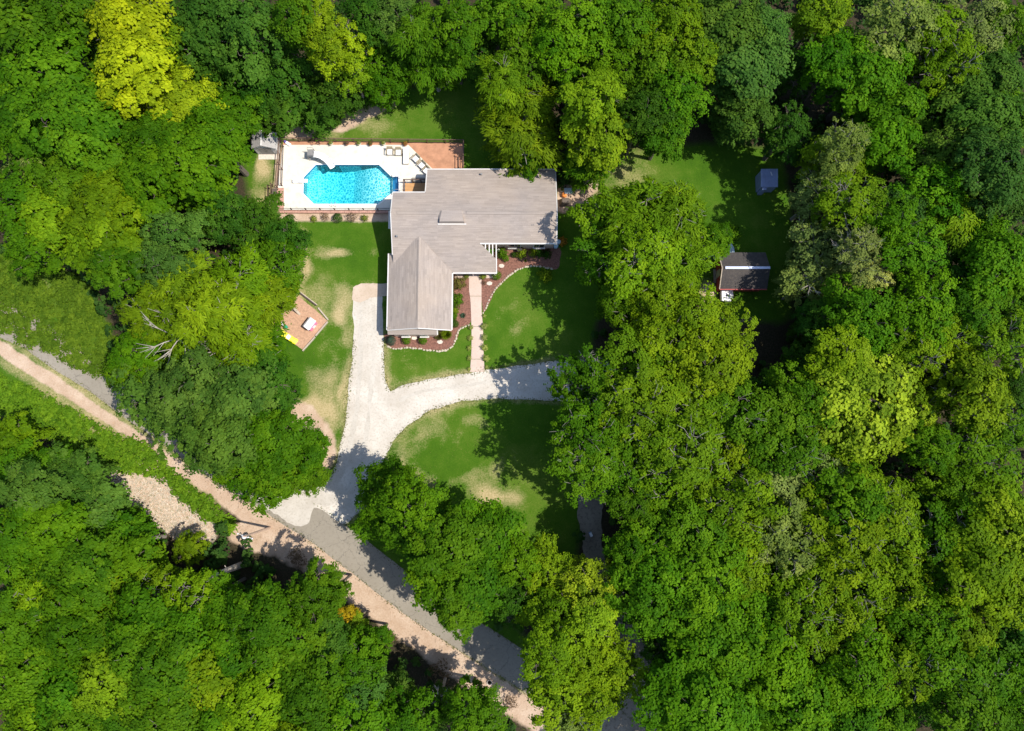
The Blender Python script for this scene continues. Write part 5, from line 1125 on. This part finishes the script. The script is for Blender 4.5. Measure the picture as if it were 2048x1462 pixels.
MB().lathe((0, 0, 0), [(0.08, 0), (0.05, 0.3), (0.05, 0.5)], 8).build('stem', M['white'], t, local=True); MB().lathe((0, 0, 0.45), [(0.03, 0), (0.15, 0.07), (0.19, 0.18), (0.15, 0.29), (0.04, 0.36)], 12).build('globe', M['plwhite'], t, local=True)

# ------------------------------------------------------------------ play area
pa = thing('timber_edging', 'weathered timber border around the orange play mulch', 'border', (*P(655, 641), 0))
for a, b, mt in (((600, 586), (633, 611), 'darktimber'), ((637, 616), (657, 640), 'timber'), ((656, 644), (632, 672), 'timber'), ((631, 674), (606, 702), 'timber')):
    p, q = P3(*a), P3(*b); MB().bar((p.x, p.y, 0.12), (q.x, q.y, 0.12), 0.16, 0.24).build('beam', M[mt], pa)
p, q = P3(602, 585), P3(635, 610); MB().bar((p.x, p.y, 0.10), (q.x, q.y, 0.10), 0.1, 0.2).build('beam', M['timber'], pa)
x, y = P(620, 648, 0.8); t = thing('toy_playhouse', 'white and pink toy playhouse in the play area', 'playhouse', (x, y, 0), R(-36))
MB().box(-0.5, -0.65, 0, 0.5, 0.65, 0.85).build('wall', M['pink'], t, local=True, bevel=0.03)
MB().hexa([(-0.6, -0.75, 0.85), (0.42, -0.75, 0.85), (0.42, 0.75, 0.85), (-0.6, 0.75, 0.85)], [(-0.35, -0.72, 1.1), (0.2, -0.72, 1.1), (0.2, 0.72, 1.1), (-0.35, 0.72, 1.1)]).build('roof', M['plwhite'], t, local=True, bevel=0.03)
MB().box(0.505, -0.2, 0.05, 0.53, 0.25, 0.7).build('door', M['plwhite'], t, local=True)
p0, p1 = P3(563, 664, 1.1), P3(592, 684, 0.5); d = (p1-p0); t = thing('toy_slide', 'bright yellow plastic slide at the lower left of the play area', 'slide', (p0.x, p0.y, 0)); nn = Vector((-d.y, d.x, 0)).normalized()
sm = MB(); rows = []
for k in range(9):
    f = k/8; c = p0.lerp(p1, f); c.z = 1.25*(1-f)**1.1+0.16
    rows.append([c-nn*0.34+Vector((0, 0, .22)), c-nn*0.27, c+nn*0.27, c+nn*0.34+Vector((0, 0, .22))])
for a, b in zip(rows[:-1], rows[1:]):
    for k in range(3): sm.poly([a[k], a[k+1], b[k+1], b[k]])
so = sm.build('chute', M['yellow'], t); md = so.modifiers.new('s', 'SOLIDIFY'); md.thickness = 0.05
for s in (-1, 1):
    MB().bar(p0+nn*s*0.3+Vector((-0.3, 0.1, -p0.z)), Vector((p0.x, p0.y, 1.5))+nn*s*0.3, 0.07).build('leg', M['yellow'], t)
for k in range(4): MB().bar(Vector((p0.x-0.22+k*0.05, p0.y+0.1, 0.25+k*0.27))-nn*0.3, Vector((p0.x-0.22+k*0.05, p0.y+0.1, 0.25+k*0.27))+nn*0.3, 0.05).build('rung', M['yellow'], t)
c = (p0+p1)/2; MB().obox((c.x, c.y, 0.93), (0.5, 0.55, 0.06), math.atan2(d.y, d.x)).build('panel', M['plwhite'], t)
p, q = P3(562, 645, 0.5), P3(570, 653, 0.5); t = thing('toy_seesaw', 'white and green toy seesaw beside the yellow slide', 'seesaw', (p.x, p.y, 0))
MB().bar(p, q, 0.22, 0.1).build('plank', M['plwhite'], t); MB().obox((q.x+0.1, q.y-0.05, 0.4), (0.4, 0.4, 0.4), 0.6).build('seat', M['green'], t, bevel=0.05); MB().obox(((p.x+q.x)/2, (p.y+q.y)/2, 0.22), (0.25, 0.3, 0.44)).build('base', M['green'], t)
t = thing('wooden_swing_frame', 'small wooden climbing frame at the upper left of the play area', 'climbing frame', (*P(582, 625), 0))
a, b, c = P3(568, 622, 0), P3(585, 622, 0), P3(600, 629, 0)
for p in (a, b): MB().bar(p, p+Vector((0.2, 0.5, 1.7)), 0.1).build('leg', M['timber'], t); MB().bar(p+Vector((0.3, 1.1, 0)), p+Vector((0.2, 0.5, 1.7)), 0.1).build('leg', M['darktimber'], t)
MB().bar(a+Vector((0.1, 0.5, 1.72)), b+Vector((0.3, 0.5, 1.72)), 0.12).build('top_beam', M['darktimber'], t)
MB().bar(b+Vector((0.2, 0.5, 1.5)), c, 0.3, 0.05).build('ramp', M['timber'], t)
x, y = P(554, 622, 0.5); o = MB().obox((x, y, 0.3), (0.7, 0.6, 0.6), 0.5).build('toy_box', M['plwhite'], bevel=0.06); tag(o, 'white toy box under the tree edge left of the climbing frame', 'toy box')

# ------------------------------------------------------------------ outbuildings at the right
x0, y0 = P(1522, 374, 2.1); x1, y1 = P(1556, 338, 2.3); xm, ym = (x0+x1)/2, (y0+y1)/2
t = thing('metal_shed', 'small blue-grey metal shed in deep shade at right', 'shed', (xm, ym, 0))
MB().box(x0+0.1, y0+0.1, 0, x1-0.1, y1-0.1, 2.0).build('wall', M['tarp'], t)
mm = MB(); k = 7
for i in range(k):
    a = x0+(x1-x0)*i/k; b = x0+(x1-x0)*(i+1)/k-0.03
    mm.hexa([(a, y0, 2.05), (b, y0, 2.05), (b, y1, 2.3), (a, y1, 2.3)], [(a, y0, 2.09), (b, y0, 2.09), (b, y1, 2.34), (a, y1, 2.34)])
mm.build('roof', M['tarp'], t); MB().box(x0+0.25, y0-0.28, 0.02, x0+0.8, y0+0.05, 1.9).build('door', M['tarp'], t)
MB().obox((xm+0.2, ym+0.5, 2.36), (0.1, 0.5, 0.05), 0.3).build('vent', M['plwhite'], t)

x0, _ = P(1440, 540, 2.6); x1, _ = P(1534, 540, 2.6); _, ys = P(1490, 578, 2.3); _, yn = P(1490, 505, 2.3); _, yr = P(1490, 532, 3.6)
t = thing('cabin', 'dark-roofed wooden cabin with a pale ridge strip in the right woods', 'cabin', ((x0+x1)/2, (ys+yn)/2, 0))
ym = (ys+yn)/2; hz = 3.7; pt = (hz-2.35)/(yn-ym)
roof_plane([[(x0, ym), (x1, ym), (x1, yn), (x0, yn)]], lambda x, y: hz-pt*(y-ym), 1, 1, 0.4, 0.1, 21).build('roof', M['cabinroof'], t)
roof_plane([[(x0, ys), (x1, ys), (x1, ym), (x0, ym)]], lambda x, y: hz-pt*(ym-y), 1, -1, 0.4, 0.1, 22).build('roof', M['cabinroof'], t)
MB().bar((x0+0.3, ym, hz+0.06), (x1-0.05, ym, hz+0.06), 0.3, 0.06).build('ridge_strip', M['ridgemetal'], t)
cw = MB().box(x0+0.25, ys+0.2, 0, x1-0.25, yn-0.2, 2.3); cw.poly([(x0+0.25, ys+0.2, 2.3), (x0+0.25, yn-0.2, 2.3), (x0+0.25, ym, hz-0.15)]); cw.poly([(x1-0.25, ys+0.2, 2.3), (x1-0.25, yn-0.2, 2.3), (x1-0.25, ym, hz-0.15)]); cw.build('wall', M['red'], t)
MB().bar((x0, ys-0.06, 2.28), (x1, ys-0.06, 2.28), 0.12, 0.16).build('fascia', M['red'], t)
for yy in (ys, yn):
    MB().bar((x0-0.06, yy, 2.3), (x0-0.06, ym, hz-0.03), 0.1, 0.14).build('rake_board', M['timber'], t)
MB().box(x0+0.2, ym-0.5, 0.05, x0+0.246, ym+0.4, 2.0).build('door', M['timber'], t)
x, y = P(1433, 553); t = thing('timber_step', 'weathered timber landing left of the dark-roofed cabin', 'landing', (x, y, 0))
for k in range(6): MB().box(-0.42+k*0.14, -0.9, 0.12, -0.42+k*0.14+0.125, 0.9, 0.17).build('plank', M['timber'], t, local=True)
MB().box(-0.4, -0.85, 0, 0.4, 0.85, 0.115).build('frame', M['darktimber'], t, local=True)
x, y = P(1455, 591, 1.0); t = thing('water_tank', 'square white tank on a brown base below the cabin', 'tank', (x, y, 0))
MB().box(-0.75, -0.7, 0.35, 0.7, 0.7, 1.05).build('body', M['plwhite'], t, local=True, bevel=0.06); MB().box(-0.7, -0.65, 0, 1.0, 0.65, 0.345).build('base', M['brown'], t, local=True); MB().lathe((0, 0, 1.05), [(0.16, 0), (0.16, 0.08), (0.02, 0.1)], 10).build('cap', M['grey'], t, local=True)
x, y = P(1465, 497, 0.8); t = thing('canoe', 'pale grey upturned boat hull above the cabin', 'boat', (x, y, 0), R(10))
m = MB(); rows = []
for k in range(9):
    f = k/8*2-1; wdt = 0.42*(1-abs(f)**2.2)+0.02; rows.append([(-wdt, f*0.95, 0.25), (-wdt*0.7, f*0.95, 0.5), (0, f*0.95, 0.6-0.1*f*f), (wdt*0.7, f*0.95, 0.5), (wdt, f*0.95, 0.25)])
for a, b in zip(rows[:-1], rows[1:]):
    for k in range(4): m.poly([a[k], a[k+1], b[k+1], b[k]])
m.build('hull', M['ltblue'], t, local=True); MB().tube([(0, -0.9, 0.53), (0, 0, 0.62), (0, 0.9, 0.53)], 0.03, 5).build('keel', M['plwhite'], t, local=True)
for yy in (-0.5, 0.5): MB().box(-0.35, yy-0.05, 0, 0.35, yy+0.05, 0.24).build('trestle', M['darktimber'], t, local=True)
barrel(1433, 515, 0.28, 0.6, M['plwhite'], 'small white bucket left of the cabin roof', 'bucket', 'bucket')

# ------------------------------------------------------------------ roadside: pole, trunks, hole, drive clutter
x, y = P(540, 1055); t = thing('utility_pole', 'wooden utility pole with pale transformer on the road verge', 'utility pole', (x, y, 0))
MB().tube([(0, 0, -0.1), (0, 0, 4), (0, 0, 8.2)], [0.16, 0.14, 0.11], 10).build('pole', M['pole'], t, local=True)
MB().bar((-0.9, 0.3, 7.7), (0.9, -0.3, 7.7), 0.12, 0.14).build('crossarm', M['timber'], t, local=True)
MB().lathe((-0.35, -0.15, 6.5), [(0.2, 0), (0.24, 0.1), (0.24, 0.75), (0.1, 0.85)], 12).build('transformer', M['plwhite'], t, local=True)
for s in (-0.8, -0.3, 0.35, 0.8): MB().lathe((s, -s/3, 7.78), [(0.05, 0), (0.08, 0.06), (0.05, 0.14), (0.07, 0.18), (0.02, 0.24)], 8).build('insulator', M['plwhite'], t, local=True)
def snag(base, top, h, r0, label):
    b_ = P3(*base); tp = P3(*top, h); t = thing('dead_tree', label, 'dead tree', b_)
    m = MB().tube([b_, b_.lerp(tp, 0.5)+Vector((0.1, 0.05, 0)), tp], [r0*1.2, r0, r0*0.7], 8); m.build('trunk', M['deadwood'], t)
    for k in range(4):
        f = 0.45+0.14*k; a = b_.lerp(tp, f); v = Vector((rnd.uniform(-1, 1), rnd.uniform(-1, 1), 0.7)).normalized()*0.8
        MB().tube([a, a+v], [r0*0.3, r0*0.1], 5).build('branch_stub', M['deadwood'], t)
snag((486, 1128), (412, 1158), 9.5, 0.34, 'thick pale dead trunk standing in shade below the road')
snag((330, 1072), (300, 1077), 5.5, 0.22, 'short pale dead stub right of the bare straw patch')
def bare_branches(px, py, h, size, seed, label):
    g = random.Random(seed); x, y = P(px, py, h); t = thing('bare_tree', label, 'bare tree', (x, y, 0)); m = MB(); m.tube([(0, 0, -0.1), (0.1, 0, h*0.5), (0, 0, h*0.8)], [0.2, 0.16, 0.12], 7); m.build('trunk', M['deadwood'], t, local=True)
    m = MB()
    for k in range(7):
        a = k*0.9+g.uniform(-.3, .3); d = Vector((math.cos(a), math.sin(a), 0.35)); s = Vector((0, 0, h*0.8)); e = s+d*size*g.uniform(0.7, 1.1); mid = s.lerp(e, 0.5)+Vector((0, 0, 0.3))
        m.tube([s, mid, e], [0.08, 0.055, 0.025], 5)
        for j in range(6):
            d2 = (d+Vector((g.uniform(-.8, .8), g.uniform(-.8, .8), g.uniform(-.1, .4)))).normalized(); f = mid.lerp(e, g.uniform(0, 0.9)); m.tube([f, f+d2*size*0.35, f+d2*size*0.55+Vector((0, 0, .1))], [0.035, 0.025, 0.01], 4)
    m.build('branches', M['deadwood'], t, local=True)
bare_branches(335, 668, 13.4, 3.2, 1, 'white bare branches sticking out of the feathery trees near the upper road')
bare_branches(455, 690, 12.6, 2.4, 2, 'white bare branches at the lower left of the play area')
bare_branches(440, 600, 14, 2.0, 3, 'white bare branches in the feathery trees left of the play area')
bare_branches(1985, 1205, 10, 1.3, 4, 'white bare branches in a dark gap near the right edge')
bare_branches(1632, 562, 9.5, 1.1, 5, 'white bare branches on the olive trees right of the cabin')
bare_branches(1718, 485, 13.6, 1.8, 6, 'white bare branches between olive and green trees at right')
bare_branches(875, 1408, 9, 1.2, 7, 'white bare branches in the woods near the bottom edge')
x, y = P(979, 1365); t = thing('drain_pipe_end', 'round dark drain pipe end in the pink road verge', 'drain pipe', (x, y, 0))
MB().lathe((x, y, 0), [(0.30, 0.0), (0.32, 0.14), (0.26, 0.14), (0.24, 0.03)], 14).build('rim', M['flag'], t); MB().lathe((x, y, 0.02), [(0.235, 0), (0.235, 0.01)], 14).build('opening', M['darkmetal'], t)
x, y = P(1181, 1068); t = thing('mailbox', 'small blue and white box on the shaded drive strip', 'box', (x, y, 0))
MB().obox((x, y, 0.3), (0.35, 0.55, 0.5), 0.4).build('body', M['bluefab'], t, bevel=0.04); MB().obox((x, y, 0.58), (0.3, 0.5, 0.05), 0.4).build('lid', M['plwhite'], t)
# straw and litter on verge and bare patch, leaf bits on drive edges
def straw(name, poly, n, L, col, label, seed, ex=None, z=0.03):
    g = np.random.default_rng(seed); a = np.array(poly); lo, hi = a.min(0), a.max(0); c = g.uniform(lo, hi, (n*6, 2)); k = inside(c[:, 0], c[:, 1], poly)
    if ex is not None: k &= ex(c[:, 0], c[:, 1])
    c = c[k][:n]; T = len(c); p = np.column_stack([c, np.full(T, z)+g.uniform(0, 0.05, T)]); Ls = L*g.uniform(0.5, 1.5, T)
    tn = g.normal(size=(T, 3)); tn[:, 2] *= 0.1
    o = link(name, leaf_mesh(name, p, unit(UP+g.normal(size=(T, 3))*0.15), tn, Ls, Ls*0.06, g.uniform(0, 1, T), 0.02), None); o.color = (*col, 1); tag(o, label, 'straw', kind='stuff')
straw('straw_litter', BARE, 5200, 0.5, (0.70, 0.62, 0.50), 'pale cut straw lying on the bare patch', 61)
vb = PL([(-60, 640), (300, 800), (700, 1100), (1150, 1420), (1150, 1520), (950, 1420), (560, 1140), (380, 1030), (100, 830), (-60, 740)])
straw('patch_weeds', BARE, 1100, 0.34, (0.15, 0.20, 0.03), 'green weeds breaking up the bare straw patch', 64)
straw('verge_litter', vb, 3800, 0.32, (0.50, 0.36, 0.24), 'dry grass stalks on the pink road verge', 62, lambda x, y: (seg_dist(x, y, VERGE) < 2.0) & (seg_dist(x, y, ROAD) > 2.1))
straw('verge_weeds', vb, 2200, 0.32, (0.17, 0.21, 0.03), 'thin green weeds along the road verge edge', 63, lambda x, y: (np.abs(seg_dist(x, y, VERGE)-1.7) < 0.5) & (seg_dist(x, y, ROAD) > 2.0))

def fringe(name, outline, n, wd, L, col, label, seed, skip=None):
    g = np.random.default_rng(seed); o_ = np.array(outline); d = np.roll(o_, -1, 0)-o_; ln = np.linalg.norm(d, axis=1); cum = np.concatenate([[0], np.cumsum(ln)])
    t = g.uniform(0, cum[-1], n); i = np.clip(np.searchsorted(cum, t)-1, 0, len(o_)-1); f = ((t-cum[i])/ln[i])[:, None]
    nn = np.column_stack([-d[i, 1], d[i, 0]])/ln[i][:, None]; c = o_[i]+d[i]*f+nn*g.normal(0, wd, n)[:, None]
    if skip is not None: c = c[~skip(c[:, 0], c[:, 1])]
    T = len(c); p = np.column_stack([c, g.uniform(0.03, 0.09, T)]); Ls = L*g.uniform(0.5, 1.5, T)
    o = link(name, leaf_mesh(name, p, unit(UP+g.normal(size=(T, 3))*0.5), g.normal(size=(T, 3)), Ls, Ls*0.4, g.uniform(0, 1, T), 0.05), None); o.color = (*col, 1); tag(o, label, 'grass', kind='stuff')
fringe('edge_grass', DRIVE, 3600, 0.2, 0.17, (0.16, 0.17, 0.05), 'thin grass creeping over the white drive edge', 71, lambda x, y: (seg_dist(x, y, ROAD) < 2.0) | ((y > 13.0) & (x < -15)))
fringe('road_edge_grass', ribbon_outline(ROAD, 2.1, 1.95), 3500, 0.15, 0.18, (0.15, 0.15, 0.05), 'thin grass along the asphalt edge', 72, lambda x, y: inside(x, y, DRIVE))
straw('lawn_litter', CLEAR, 5000, 0.16, (0.26, 0.20, 0.08), 'scattered dry leaves and clippings on the lawn', 73, lambda x, y: ~inside(x, y, DRIVE) & ~inside(x, y, DECK) & ~((x > -15.3) & (x < 5.5) & (y > 13) & (y < 34.5)))
straw('drive_litter', DRIVE, 700, 0.2, (0.22, 0.17, 0.10), 'leaf bits and twigs on the white drive', 74)
